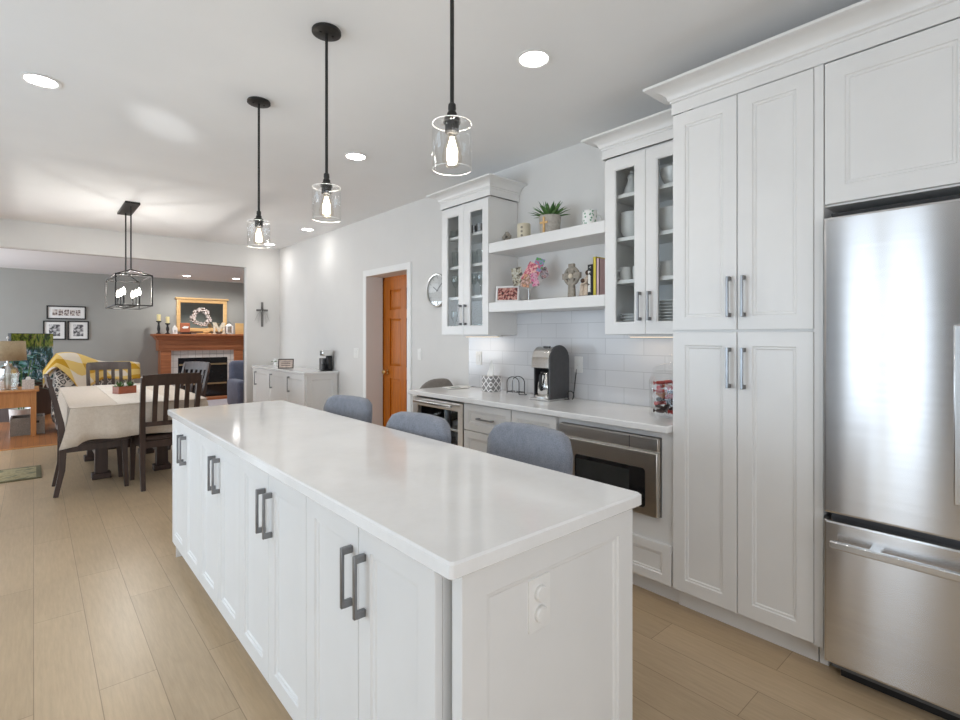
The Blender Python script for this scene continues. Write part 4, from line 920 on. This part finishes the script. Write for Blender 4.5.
# ------------------------------------------------------------------ dining table and chairs
TX0, TX1, TY0, TY1 = .245, 1.245, 5.45, 7.70
t = thing('dining_table', 'dark trestle dining table under the linen cloth', 'table', (.745, 6.56, 0))
c = MB(); c.box(TX0 + .01, TX1 - .01, TY0 + .01, TY1 - .01, .722, .756); c.build('table_top', M_.espresso, t, bevel=.004)
for y in (6.10, 7.05):
    for x in (.49, .99):
        c = MB(); c.box(x - .05, x + .05, y - .05, y + .05, .055, .66); c.box(x - .075, x + .075, y - .06, y + .06, 0, .055); c.build('leg', M_.espresso, t, bevel=.004)
    c = MB(); c.box(.44, 1.04, y - .045, y + .045, .66, .722); c.build('cross_beam', M_.espresso, t, sharp=None)
for x in (.49, .99): c = MB(); c.box(x - .025, x + .025, 6.15, 7.0, .16, .28); c.build('stretcher', M_.espresso, t, sharp=None)
c = MB(); c.box(.54, .94, 6.55, 6.60, .18, .27); c.build('stretcher', M_.espresso, t, sharp=None)
def cloth():
    c = MB(); W, D = TX1 - TX0 + .012, TY1 - TY0 + .012; cx, cy = (TX0 + TX1) / 2, (TY0 + TY1) / 2
    base = []; n = 30
    cor = [(-1, -1), (1, -1), (1, 1), (-1, 1)]
    for k in range(4):
        a, b = cor[k], cor[(k + 1) % 4]
        for i in range(n):
            s = i / n; base.append((a[0] + (b[0] - a[0]) * s, a[1] + (b[1] - a[1]) * s, min(s, 1 - s) * (W if a[1] == b[1] else D)))
    rings = []
    for lv, (dz, out) in enumerate(((0, -.012), (-.004, -.003), (-.014, .0), (-.07, .004), (-.14, .010), (-.21, .016), (-.282, .024))):
        r = []
        for k, (sx, sy, d) in enumerate(base):
            cf = math.exp(-(d / .06) ** 2); f = lv / 6
            wob = math.sin(k * .9) * .007 * f + math.sin(k * .37 + 1) * .006 * f
            o = out + wob + .055 * cf * f * f; z = .764 + dz * (1 + .16 * cf) + .006 * f * math.sin(k * .5)
            ex = abs(sx) > .999; ey = abs(sy) > .999
            r.append(Vector((cx + sx * W / 2 + (math.copysign(o, sx) if ex else 0), cy + sy * D / 2 + (math.copysign(o, sy) if ey else 0), z)))
        rings.append(r)
    c.rings(rings, cap1=False)
    return c.build('tablecloth', M_.linen, solid=.003, sharp=70)
tag(cloth(), 'beige linen tablecloth draped over the dining table', 'tablecloth')
c = MB(); n = 14
for i in range(n):
    y0 = TY0 + .002 + (TY1 - TY0 - .004) * i / n; y1 = TY0 + .002 + (TY1 - TY0 - .004) * (i + 1) / n; c.box(.56, .97, y0, y1, .7665, .7685)
tag(c.build('table_runner', M_.runner, sharp=None), 'pale woven runner along the middle of the dining table', 'table runner')
t = thing('planter_box', 'red-brown wooden planter with succulents and a white gourd on the table', 'planter', (.715, 6.45, .7687))
M = Matrix.Translation((.715, 6.45, .7687)) @ Matrix.Rotation(R(20), 4, 'Z'); c = MB()
for bx in ((-.085, .085, -.06, -.05, 0, .075), (-.085, .085, .05, .06, 0, .075), (-.085, -.075, -.05, .05, 0, .075), (.075, .085, -.05, .05, 0, .075), (-.075, .075, -.05, .05, 0, .05)): c.box(*bx, M)
c.build('box', woodmat('red_wood', rgb(140, 74, 50), rgb(168, 96, 68), .5, 0), t, sharp=None)
c = MB()
for px in (-.045, .045):
    for k in range(16):
        a = 2.399 * k; e = R(75 - 4 * k); q = M @ Vector((px, 0, .05)); dv = Vector((math.cos(a) * math.cos(e), math.sin(a) * math.cos(e), math.sin(e))); sd = Vector((-math.sin(a), math.cos(a), 0))
        c.rings([[q + dv * .085 * s - sd * w_, q + dv * .085 * s + Vector((0, 0, w_ * .4)), q + dv * .085 * s + sd * w_, q + dv * .085 * s - Vector((0, 0, w_ * .3))] for s, w_ in ((0, .006), (.6, .013), (1, .001))])
c.build('succulents', M_.succ, t, sharp=None)
c = MB(); q = M @ Vector((0, 0, .078)); c.ball(q, .032, 14, (1, 1, .8)); c.tube([q + Vector((0, 0, .022)), q + Vector((.004, 0, .04))], .005, 6); c.build('gourd', M_.china, t)

def dining_chair():
    t = thing('dining_chair', 'x', 'chair', (0, 0, 0), 0, 'dark slat-back dining chairs')     # faces local +Y
    c = MB(); rs = []
    for i, z in ((.012, .425), (0, .43), (0, .45), (.02, .462)): rs.append([Vector((x, y, z)) for x, y in rr(-.225, .225, -.215, .235, i)])
    c.rings(rs); c.build('seat', M_.espresso, t, local=True, sharp=None)
    for s in (-1, 1):
        c = MB(); c.beam([(s * .215, -.275, 0), (s * .213, -.232, .22), (s * .212, -.225, .44), (s * .215, -.24, .62), (s * .22, -.285, .85), (s * .222, -.322, 1.005)], [.034, .038, .042, .040, .038, .034], [.034, .042, .052, .044, .034, .026]); c.build('rear_post', M_.espresso, t, local=True, sharp=50)
        c = MB(); c.beam([(s * .203, .205, .425), (s * .21, .222, 0)], [.045, .032], [.045, .032]); c.build('front_leg', M_.espresso, t, local=True, sharp=None)
        c = MB(); c.box(s * .205 - .011, s * .205 + .011, -.205, .19, .365, .425); c.build('apron', M_.espresso, t, local=True, sharp=None)
    for y in (.205, -.215): c = MB(); c.box(-.19, .19, y - .011, y + .011, .365, .425); c.build('apron', M_.espresso, t, local=True, sharp=None)
    def rail(z0, z1, y0, y1, th, nm):
        c = MB(); rs = []
        for k in range(9):
            s = -1 + 2 * k / 8; b = .018 * (1 - s * s) * -1
            rs.append([Vector((s * .205, y0 + b - th / 2, z0)), Vector((s * .205, y0 + b + th / 2, z0)), Vector((s * .205, y1 + b + th / 2, z1)), Vector((s * .205, y1 + b - th / 2, z1))])
        c.rings(rs); c.build(nm, M_.espresso, t, local=True, sharp=40)
    c = MB(); rs = []
    for k in range(9):
        s = -1 + 2 * k / 8; b = -.016 * (1 - s * s); z1 = 1.022 + .006 * (1 - s * s)
        rs.append([Vector((s * .229, -.302 + b - .012, .925)), Vector((s * .229, -.302 + b + .012, .925)), Vector((s * .229, -.324 + b + .012, z1)), Vector((s * .229, -.324 + b - .012, z1))])
    c.rings(rs); c.build('top_rail', M_.espresso, t, local=True, sharp=40)
    rail(.56, .60, -.242, -.245, .02, 'lower_rail')
    for k in range(4):
        x = -.126 + .084 * k; b = -.016 * (1 - (x / .21) ** 2)
        c = MB(); c.beam([(x, -.243 + b, .59), (x, -.268 + b, .76), (x, -.305 + b, .93)], .038, .011); c.build('slat', M_.espresso, t, local=True, sharp=None)
    return t
ch = dining_chair()
def place(o, x, y, rz): o.location = (x, y, 0); o.rotation_euler = (0, 0, R(rz))
place(ch, .925, 5.605, 3); ch['label'] = 'dark slat-back dining chair at the near end of the table, its back turned'
dup(ch, (.415, 5.82, 0), R(-90), 'dark slat-back dining chair seen side-on at the left side of the table')
dup(ch, (.745, 7.92, 0), R(180), 'dark slat-back dining chair at the far end of the table, facing the kitchen')
dup(ch, (1.33, 7.36, 0), R(116), 'dark slat-back dining chair with shining slats on the fireplace side of the table')
# floor mat
mt = NT('woven_mat'); mb_ = mt.bsdf(rgb(150, 140, 104), .9)
v = mt.noise(mt.coord(), 9, 3, .6); mt.l(mt.ramp(v, [(.38, rgb(112, 112, 84)), (.5, rgb(170, 158, 122)), (.62, rgb(136, 126, 88))]), mb_.inputs[0])
t = thing('floor_mat', 'patterned olive and beige mat on the floor left of the dining table', 'mat', (-.55, 6.78, .0005))
c = MB(); c.box(-1.20, .060, 6.47, 7.08, .0006, .009); c.build('border', plain('olive_border', rgb(96, 90, 62) , .9), t, sharp=None)
c = MB(); c.box(-1.16, .020, 6.51, 7.04, .0092, .0105); c.build('pattern', mt.m, t, sharp=None)

# ------------------------------------------------------------------ family room
FB = YBACK
# fireplace
t = thing('fireplace', 'oak fireplace mantel with white tile surround and glass-door firebox', 'fireplace', (2.77, 12.45, 0))
MY = 12.30
c = MB(); c.box(1.98, 2.17, MY, FB - .002, 0, 1.06); c.build('pilaster', M_.mantelwood, t, bevel=.004)
c = MB(); c.box(3.40, 3.59, MY, FB - .002, 0, 1.06); c.build('pilaster', M_.mantelwood, t, bevel=.004)
c = MB(); c.box(1.94, 3.63, MY - .012, FB - .002, 1.06, 1.28); c.box(2.02, 3.55, MY - .024, MY - .012, 1.11, 1.19); c.build('frieze', M_.mantelwood, t, bevel=.003)
c = MB()
rs = []
for o, z in ((0, 1.28), (.02, 1.285), (.03, 1.31), (.07, 1.36), (.09, 1.365), (.10, 1.375), (.10, 1.41)):
    rs.append([Vector((1.94 - o, FB - .002, z)), Vector((1.94 - o, MY - .012 - o, z)), Vector((3.63 + o, MY - .012 - o, z)), Vector((3.63 + o, FB - .002, z))])
c.rings(rs); c.build('mantel_shelf', M_.mantelwood, t, sharp=25)
c = MB(); c.box(2.17, 2.30, MY + .03, FB - .002, 0, 1.06); c.box(3.27, 3.40, MY + .03, FB - .002, 0, 1.06); c.box(2.30, 3.27, MY + .03, FB - .002, .90, 1.06); c.build('tile_surround', M_.hearth, t, sharp=None)
c = MB(); c.box(2.30, 3.27, FB - .03, FB - .002, .09, .90); c.box(2.30, 3.27, MY + .05, FB - .03, .0, .09); c.build('firebox', M_.dark, t, sharp=None)
c = MB(); c.box(2.30, 3.27, MY + .034, MY + .046, .09, .90); c.build('glass_door', plain('firebox_glass', (.012, .012, .013, 1), .06, 0, .2), t, sharp=None)
for z in (.735, .31): c = MB(); c.box(2.32, 3.25, MY + .022, MY + .034, z, z + .035); c.build('vent_bar', plain('brass_bar', (.55, .42, .25, 1), .3, .8), t, sharp=None)
c = MB(); c.box(1.94, 3.63, 12.0, MY - .001, .0, .045); c.build('hearth', M_.mantelwood, t, sharp=None)
# mantel display
MZ = 1.4105; my = 12.36
cand = plain('ivory_candle', (.68, .58, .30, 1), .5)
for x, h, lab in ((1.955, .27, 'taller black candlestick with ivory candle on the mantel'), (2.115, .225, 'shorter black candlestick with ivory candle on the mantel')):
    t = thing('candlestick', lab, 'candlestick', (x, my, MZ), 0, 'candlesticks on the mantel')
    c = MB(); c.lathe([(.045, 0), (.046, .012), (.022, .024), (.018, .05), (.028, .08), (.030, .12), (.016, h - .06), (.020, h - .035), (.048, h - .02), (.05, h)], (x, my, MZ), 20); c.build('stand', M_.black, t)
    c = MB(); c.lathe([(.036, h), (.036, h + .13), (.030, h + .135), (.006, h + .13)], (x, my, MZ), 20); c.build('candle', cand, t)
t = thing('house_lantern', 'small white house-shaped ornament on the mantel', 'ornament', (2.24, my, MZ))
c = MB(); c.prism([(-.045, 0), (.045, 0), (.045, .12), (0, .18), (-.045, .12)], FY(2.24, my, MZ), .07); c.build('house', M_.plate, t, bevel=.003)
c = MB(); c.prism([(-.02, .03), (.02, .03), (.02, .085), (-.02, .085)], FY(2.24, my - .07, MZ), .003); c.build('window', plain('pale_window', (.45, .44, .42, 1), .4), t, sharp=None)
t = thing('wooden_block_sign', 'reddish square wooden block with a white patch on the mantel', 'ornament', (2.42, my, MZ))
c = MB(); c.box(2.33, 2.51, my - .10, my - .06, MZ + .035, MZ + .235); c.build('block', woodmat('russet_wood', rgb(150, 82, 54), rgb(182, 108, 76), .5, 0), t, bevel=.004)
c = MB(); c.prism([(-.06, -.02), (-.02, .02), (.07, .01), (.05, -.03), (-.03, -.035)], FY(2.42, my - .10, MZ + .15), .003); c.build('white_patch', M_.paper, t, sharp=None)
c = MB(); c.box(2.35, 2.53, my - .12, my - .03, MZ, MZ + .035); c.build('black_stand', M_.black, t, sharp=None)
# mirror standing above the mantel
t = thing('mantel_mirror', 'wide oak-framed mirror over the mantel behind the wreath', 'mirror', (2.82, FB - .03, MZ + .02))
M = FY(2.82, FB - .003, 1.82)
c = MB(); W, H, f_ = 1.0, .70, .075
c.rings([[M @ Vector((x, y, w_)) for x, y in rr(-W / 2, W / 2, -H / 2, H / 2, i)] for i, w_ in ((0, 0), (0, .035), (.02, .04), (f_ - .012, .03), (f_, .02), (f_, 0))], closed=True); c.build('frame', M_.lightoak, t, sharp=25)
c = MB(); c.box(-W / 2 - .03, W / 2 + .03, H / 2 + .0, H / 2 + .035, 0, .07, M); c.build('cornice', M_.lightoak, t, bevel=.004)
c = MB(); c.box(-W / 2 + f_ - .005, W / 2 - f_ + .005, -H / 2 + f_ - .005, H / 2 - f_ + .005, .004, .012, M); c.build('glass', plain('mirror_glass', (.74, .82, .80, 1), .02, 1, .02, 4), t, sharp=None)
t = thing('cotton_wreath', 'round wreath of pale cotton and twigs hanging on the mirror', 'wreath', (2.79, 12.5, 1.57))
M = FY(2.79, 12.578, 1.775); c = MB()
for q in range(5):
    ph = random.uniform(0, 6); c.tube([M @ Vector(((.165 + .016 * math.sin(5 * a + ph)) * math.cos(a), (.165 + .016 * math.sin(5 * a + ph)) * math.sin(a), .02 + .018 * math.cos(4 * a + ph))) for a in [2 * PI * k / 32 for k in range(32)]], .006, 6, True)
c.build('twig_ring', plain('twig', (.16, .09, .055, 1), .8), t)
c = MB()
for k in range(210):
    a = random.uniform(0, 2 * PI); r = min(.21, max(.115, random.gauss(.165, .026))); c.ball(M @ Vector((r * math.cos(a), r * math.sin(a), random.uniform(.02, .06))), random.uniform(.009, .016), 7)
o = c.build('cotton_bolls', plain('cotton', (.72, .64, .60, 1), .9), t, sharp=None); o['kind'] = 'stuff'
t = thing('wooden_letter', 'pale gold wooden letter M standing on the mantel', 'letter', (3.10, my, MZ))
c = MB(); c.prism([(-.13, 0), (-.055, 0), (-.055, .022), (-.075, .022), (-.075, .17), (0, .03), (.075, .17), (.075, .022), (.055, .022), (.055, 0), (.13, 0), (.13, .022), (.115, .022), (.115, .23), (.13, .23), (.13, .255), (.062, .255), (0, .135), (-.062, .255), (-.13, .255), (-.13, .23), (-.115, .23), (-.115, .022), (-.13, .022)], FY(3.10, my, MZ), .03)
c.build('letter_face', plain('pale_gold', (.62, .55, .43, 1), .5, 0, .2, 30), t, sharp=None)
t = thing('candle_lantern', 'white lantern with an arched top on the mantel beside the letter', 'lantern', (3.31, my, MZ))
c = MB()
for sx_ in (-1, 1):
    for sy_ in (-1, 1): c.box(3.31 + sx_ * .058 - .012, 3.31 + sx_ * .058 + .012, my + sy_ * .058 - .012, my + sy_ * .058 + .012, MZ, MZ + .17)
c.box(3.24, 3.38, my - .07, my + .07, MZ, MZ + .015); c.box(3.24, 3.38, my - .07, my + .07, MZ + .17, MZ + .185); c.lathe([(.07, .185), (.05, .215), (.02, .23)], (3.31, my, MZ), 16); c.build('body', M_.plate, t, sharp=None)
c = MB(); c.tube([(3.31 + .045 * math.cos(a), my, MZ + .215 + .055 * math.sin(a)) for a in [PI * k / 10 for k in range(11)]], .004, 6); c.build('loop', M_.black, t)
c = MB(); c.lathe([(.03, .0155), (.03, .10)], (3.31, my, MZ), 16); c.build('candle', plain('grey_candle', (.30, .27, .24, 1), .6), t)
c = MB(); c.box(3.43, 3.63, my - .06, my - .03, MZ, MZ + .245); tag(c.build('wooden_board', M_.lightoak, bevel=.003), 'plain light wooden board at the right end of the mantel', 'board')
c = MB(); c.box(2.66, 2.93, my - .08, my + .02, MZ, MZ + .022); c.lathe([(.06, .022), (.07, .05), (.05, .06), (.01, .062)], (2.84, my - .03, MZ), 14); tag(c.build('wooden_tray', M_.lightoak, sharp=None), 'low light-wood tray on the mantel under the wreath', 'tray')
# framed pictures on the back wall
def picture(x, z, W, H, label, cols, n=1):
    t = thing('picture_frame', label, 'picture', (x, FB - .02, z - H / 2), 0, 'black framed pictures on the family room wall'); M = FY(x, FB - .002, z)
    c = MB(); c.rings([[M @ Vector((u, v, w_)) for u, v in rr(-W / 2, W / 2, -H / 2, H / 2, i)] for i, w_ in ((0, 0), (0, .022), (.022, .022), (.022, 0))], closed=True); c.build('frame', M_.black, t, sharp=None)
    c = MB(); c.box(-W / 2 + .02, W / 2 - .02, -H / 2 + .02, H / 2 - .02, .002, .008, M); mt_ = c.build('mat_board', M_.paper, t, sharp=None)
    w_ = (W - .16) / n
    for k in range(n):
        u = -W / 2 + .08 + w_ * k; c = MB(); c.box(u + .006, u + w_ - .006, -H / 2 + .07, H / 2 - .07, .008, .009, M); c.build('print', photo('mono_print', cols, 18 + 4 * k), mt_, sharp=None)
MONO = [(.05, .05, .055, 1), (.30, .30, .31, 1), (.62, .62, .62, 1)]
picture(.478, 1.815, .59, .255, 'long black framed strip of five small prints on the grey wall', [(.10, .07, .065, 1), (.42, .36, .33, 1), (.66, .62, .58, 1)], 5)
picture(.300, 1.475, .335, .36, 'lower left square black framed print on the grey wall, next to the garden picture', MONO)
picture(.655, 1.475, .325, .365, 'lower right square black framed print on the grey wall, under the long frame', MONO)

# large leafy picture panel standing behind the lamp
p1, p2 = Vector((-.268, 10.9)), Vector((.264, 11.9)); dv = (p2 - p1); L = dv.length; ang = math.atan2(dv.y, dv.x)
M = Matrix.Translation((p1.x, p1.y, 0)) @ Matrix.Rotation(ang, 4, 'Z') @ Matrix(((1, 0, 0, 0), (0, 0, -1, 0), (0, 1, 0, 0), (0, 0, 0, 1)))
t = thing('television', 'large flat screen showing a leafy garden scene behind the table lamp', 'television', (0, 11.4, 0))
gp = NT('garden_scene'); g_ = gp.bsdf((0, 0, 0, 1), .15)
vv = gp.n('ShaderNodeTexVoronoi'); vv.inputs['Scale'].default_value = 16; gp.l(gp.coord((1, 1, .6)), vv.inputs['Vector'])
n1 = gp.noise(gp.coord((1, 1, .7)), 9, 5, .7)
top = gp.ramp(n1, [(.36, (.006, .010, .005, 1)), (.46, (.03, .07, .012, 1)), (.56, (.16, .22, .03, 1)), (.64, (.30, .20, .07, 1)), (.72, (.45, .50, .40, 1))])
bot = gp.ramp(n1, [(.36, (.008, .022, .022, 1)), (.49, (.012, .06, .05, 1)), (.56, (.10, .19, .27, 1)), (.62, (.48, .54, .60, 1)), (.70, (.42, .30, .25, 1))])
tcz = gp.n('ShaderNodeTexCoord'); sz = gp.n('ShaderNodeSeparateXYZ'); gp.l(tcz.outputs['Object'], sz.inputs[0])
mz = gp.n('ShaderNodeMapRange'); mz.inputs['From Min'].default_value = 1.13; mz.inputs['From Max'].default_value = 1.20; gp.l(sz.outputs[2], mz.inputs[0])
pic = gp.mix(mz.outputs[0], bot, top); gp.l(pic, g_.inputs[0]); gp.l(pic, g_.inputs['Emission Color']); g_.inputs['Emission Strength'].default_value = .2
c = MB(); c.box(0, L, .62, 1.41, -.04, 0, M); bz = c.build('casing', M_.black, t, sharp=None)
c = MB(); c.box(.004, L - .004, .624, 1.406, 0, .003, M); c.build('screen', gp.m, t, sharp=None)
c = MB(); c.box(.1, L - .1, .0, .60, -.34, .04, M); c.box(L / 2 - .2, L / 2 + .2, .60, .62, -.2, .02, M); c.build('stand', M_.espresso, t, sharp=None)
# end table, lamp, tissue cube, basket, leafy plant
t = thing('end_table', 'honey oak end table with the glass lamp on it', 'table', (-.32, 9.55, 0))
ex0, ex1, ey0, ey1 = -.78, .03, 9.27, 9.95
c = MB(); c.box(ex0 - .02, ex1 + .03, ey0 - .03, ey1 + .03, .605, .63); c.build('table_top', M_.oak, t, bevel=.006)
for x in (ex0, ex1 - .06):
    for y in (ey0, ey1 - .06): c = MB(); c.box(x, x + .06, y, y + .06, 0, .605); c.build('leg', M_.oak, t, bevel=.003)
for bx in ((ex0 + .06, ex1 - .06, ey0 + .01, ey0 + .03, .40, .605), (ex0 + .06, ex1 - .06, ey1 - .03, ey1 - .01, .40, .605), (ex0 + .01, ex0 + .03, ey0 + .06, ey1 - .06, .40, .605), (ex1 - .03, ex1 - .01, ey0 + .06, ey1 - .06, .40, .605)):
    c = MB(); c.box(*bx); c.build('apron', M_.oak, t, sharp=None)
lx, ly, lz = -.265, 9.52, .6305
t = thing('table_lamp', 'table lamp with a burlap drum shade and faceted glass base', 'lamp', (lx, ly, lz))
c = MB(); c.lathe([(.10, 0), (.105, .015), (.095, .022), (.105, .06), (.12, .22), (.10, .29), (.045, .33), (.04, .36)], (lx, ly, lz), 10); c.build('base', glassmat('lamp_glass', (.86, .88, .86, 1), .34, .16), t, sharp=20)
c = MB(); c.lathe([(.012, .02), (.012, .40), (.02, .405), (.02, .44)], (lx, ly, lz), 12); c.build('stem', M_.silver, t)
c = MB(); c.lathe([(.195, .40), (.182, .665)], (lx, ly, lz), 36, cap0=False, cap1=False); c.build('lamp_shade', M_.shade, t, solid=.004)
c = MB(); c.tube([(lx, ly, lz + .44), (lx, ly, lz + .69)], .004, 6); c.lathe([(.002, .69), (.012, .70), (.014, .715), (.002, .73)], (lx, ly, lz), 12); c.build('finial', M_.china, t)
t = thing('tissue_cube', 'white tissue cube on the end table beside the lamp', 'tissue box', (-.055, 9.45, lz))
c = MB(); c.box(-.12, .01, 9.40, 9.53, lz, lz + .13); c.build('box', plain('tissue_print', (.62, .58, .56, 1), .7, 0, .25, 60), t, bevel=.003)
c = MB(); c.ball((-.055, 9.465, lz + .14), .03, 8, (1, 1, 1.1)); c.build('tissue', M_.paper, t)
t = thing('storage_basket', 'grey storage basket on the floor under the end table', 'basket', (-.06, 9.59, 0))
c = MB()
for bx in ((-.24, .12, 9.40, 9.42, 0, .24), (-.24, .12, 9.76, 9.78, 0, .24), (-.24, -.22, 9.42, 9.76, 0, .24), (.10, .12, 9.42, 9.76, 0, .24), (-.22, .10, 9.42, 9.76, 0, .02)): c.box(*bx)
c.build('body', weave('grey_basket', rgb(120, 116, 110), rgb(156, 150, 142), 90), t, sharp=None)
c = MB(); c.box(-.03, .06, 9.392, 9.3995, .16, .19); c.build('handle_slot', M_.dark, t, sharp=None)
t = thing('leafy_plant', 'broad-leaved plant with blue-green leaves behind the table lamp', 'plant', (-.06, 10.22 + .40, 0))
bxp, byp = -.14, 10.28
t.location = (bxp, byp, 0)
pl = NT('bluegreen_leaf'); pb = pl.bsdf((.03, .12, .10, 1), .35); pl.l(pl.ramp(pl.noise(pl.coord(), 7, 3), [(.32, (.012, .075, .06, 1)), (.5, (.03, .17, .12, 1)), (.62, (.25, .42, .50, 1)), (.74, (.55, .62, .66, 1))]), pb.inputs[0])
c = MB()
for k in range(42):
    a = 2.399 * k; h = random.uniform(.55, 1.12); r = random.uniform(.05, .24); q = Vector((bxp + r * math.cos(a), byp + .5 * r * math.sin(a), h)); e = R(random.uniform(-25, 50))
    dv = Vector((math.cos(a) * math.cos(e), math.sin(a) * math.cos(e) * .6, math.sin(e))).normalized(); sd = dv.cross(Vector((0, 0, 1))).normalized(); up = sd.cross(dv)
    Lf = random.uniform(.12, .2); rs = []
    for s, w_ in ((0, .004), (.25, .035), (.55, .05), (.8, .032), (1, .001)):
        p = q + dv * Lf * s - Vector((0, 0, .05 * s * s)); rs.append([p - sd * w_, p + up * .003, p + sd * w_, p - up * .003])
    c.rings(rs)
c.build('leaves', pl.m, t, sharp=None)
c = MB()
for k in range(8): a = k * .8; c.tube([(bxp + .03 * math.cos(a), byp + .03 * math.sin(a), .27), (bxp + .08 * math.cos(a), byp + .05 * math.sin(a), .6), (bxp + .15 * math.cos(a), byp + .08 * math.sin(a), 1.0)], .005, 5)
c.build('stems', M_.succ, t, sharp=None)
c = MB(); c.lathe([(.10, 0), (.12, .02), (.14, .28), (.13, .28), (.12, .25), (.01, .25)], (bxp, byp, 0), 24); c.build('pot', M_.china, t)
# patterned armchair with a checked throw over its back
ap = NT('black_white_print'); ab = ap.bsdf((.7, .7, .7, 1), .9); av = ap.n('ShaderNodeTexVoronoi', feature='DISTANCE_TO_EDGE'); av.inputs['Scale'].default_value = 17; ap.l(ap.coord(), av.inputs['Vector'])
ap.l(ap.ramp(av.outputs[0], [(0, (.60, .57, .53, 1)), (.10, (.58, .55, .50, 1)), (.14, (.05, .05, .055, 1)), (.3, (.09, .085, .085, 1)), (.34, (.5, .48, .45, 1))]), ab.inputs[0])
t = thing('armchair', 'armchair in black and cream print behind the dining table, throw over its back', 'armchair', (.62, 9.55, 0))
def roundbox(x0, x1, y0, y1, z0, z1, nm, r=.06, mat=None):
    c = MB(); c.box(x0, x1, y0, y1, z0, z1); o = c.build(nm, mat or ap.m, t, sharp=180)
    o.modifiers.new('round', 'BEVEL').width = r; o.modifiers['round'].segments = 4; return o
roundbox(.22, 1.16, 9.30, 9.52, .10, .91, 'backrest', .07)
roundbox(.20, .40, 9.52, 10.12, .10, .64, 'arm'); roundbox(.98, 1.18, 9.52, 10.12, .10, .64, 'arm'); roundbox(.40, .98, 9.525, 10.14, .10, .46, 'seat_cushion')
for x in (.27, 1.09):
    for y in (9.36, 10.05): c = MB(); c.lathe([(.018, 0), (.026, .10)], (x, y, 0), 12); c.build('leg', M_.espresso, t)
th_ = NT('check_throw'); tb = th_.bsdf((.7, .6, .3, 1), .95); tc = th_.n('ShaderNodeUVMap'); ck = []
sp = th_.n('ShaderNodeSeparateXYZ'); th_.l(tc.outputs[0], sp.inputs[0])
def band(o_):
    m1 = th_.n('ShaderNodeMath', operation='FRACT'); m0 = th_.n('ShaderNodeMath', operation='MULTIPLY'); m0.inputs[1].default_value = 2.0; th_.l(o_, m0.inputs[0]); th_.l(m0.outputs[0], m1.inputs[0])
    m2_ = th_.n('ShaderNodeMath', operation='GREATER_THAN'); m2_.inputs[1].default_value = .5; th_.l(m1.outputs[0], m2_.inputs[0]); return m2_.outputs[0]
ad = th_.n('ShaderNodeMath', operation='ADD'); th_.l(band(sp.outputs[0]), ad.inputs[0]); th_.l(band(sp.outputs[1]), ad.inputs[1])
mu = th_.n('ShaderNodeMath', operation='MULTIPLY'); mu.inputs[1].default_value = .5; th_.l(ad.outputs[0], mu.inputs[0])
th_.l(th_.ramp(mu.outputs[0], [(0, rgb(226, 216, 200)), (.3, rgb(226, 196, 120)), (.8, rgb(196, 150, 40))], 'CONSTANT'), tb.inputs[0])
def throw():
    c = MB(); uvl = c.bm.loops.layers.uv.new('UVMap'); nu, nv = 24, 18; g = []
    for i in range(nu + 1):
        s = i / nu; row = []
        for j in range(nv + 1):
            q = j / nv
            x = .10 + 1.12 * s; hang = .06 + .42 * min(1, s / .36) ** 1.3 - (.26 * min(1, max(0, s - .36) / .25))
            sag = .985 + .135 * math.exp(-((s - .22) / .25) ** 2) - .05 * s - (.20 * max(0, .12 - s) / .12)
            if q < .42:
                u = q / .42; y = 9.255 - .03 * math.sin(s * 9) * (1 - u) - .035 * (1 - u); z = sag - hang * (1 - u)
            elif q < .60:
                u = (q - .42) / .18; a = u * PI; y = 9.41 - .155 * math.cos(a); z = sag + .03 * math.sin(a)
            else:
                u = (q - .60) / .40; y = 9.565 + .01 * math.sin(s * 8); z = sag - .22 * u
            row.append(c.bm.verts.new((x, y, z + .008 * math.sin(s * 14 + q * 5))))
        g.append(row)
    for i in range(nu):
        for j in range(nv):
            f = c.bm.faces.new((g[i][j], g[i + 1][j], g[i + 1][j + 1], g[i][j + 1]))
            for lp, (a, b) in zip(f.loops, ((i, j), (i + 1, j), (i + 1, j + 1), (i, j + 1))): lp[uvl].uv = (a / nu * 1.25 + b / nv * .5 + .1, b / nv * 1.6 - a / nu * .25 + .55)
    return c.build('throw_blanket', th_.m, sharp=None, solid=.008)
th_o = throw(); th_o.data.shade_smooth(); tag(th_o, 'yellow and cream checked throw draped over the printed armchair', 'blanket')
# blue-grey chair at the right edge of the opening and the pale rug
t = thing('club_chair', 'blue-grey upholstered chair just inside the right edge of the wide opening', 'armchair', (3.02, 9.6, 0))
roundbox(2.62, 2.80, 9.25, 9.95, .12, .60, 'arm', .06, M_.blue); roundbox(3.26, 3.44, 9.25, 9.95, .12, .60, 'arm', .06, M_.blue); roundbox(2.80, 3.26, 9.27, 9.80, .12, .44, 'seat_cushion', .05, M_.blue); roundbox(2.66, 3.40, 9.80, 10.02, .12, .92, 'backrest', .08, M_.blue)
for x in (2.70, 3.36):
    for y in (9.32, 9.92): c = MB(); c.lathe([(.016, 0), (.022, .125)], (x, y, 0), 12); c.build('leg', M_.espresso, t)
c = MB(); c.prism(rrect(2.0, 1.7, .02), Matrix.Translation((2.35, 11.05, .0008)), .012); tag(c.build('area_rug', M_.rugv, sharp=None), 'pale lilac-grey rug in front of the fireplace', 'rug')

# added spot lamp near the floor, throwing a pale sun-like patch on the ceiling
l = bpy.data.lights.new('sun_glint', 'SPOT'); l.energy = 320; l.color = (.95, .98, 1); l.spot_size = R(4.6); l.spot_blend = .7; l.shadow_soft_size = .05
o = bpy.data.objects.new('sun_glint', l); COL.objects.link(o); o.location = (-1.35, .4, .3)
o.rotation_euler = (Vector((.65, 3.87, 2.743)) - o.location).to_track_quat('-Z', 'Y').to_euler()
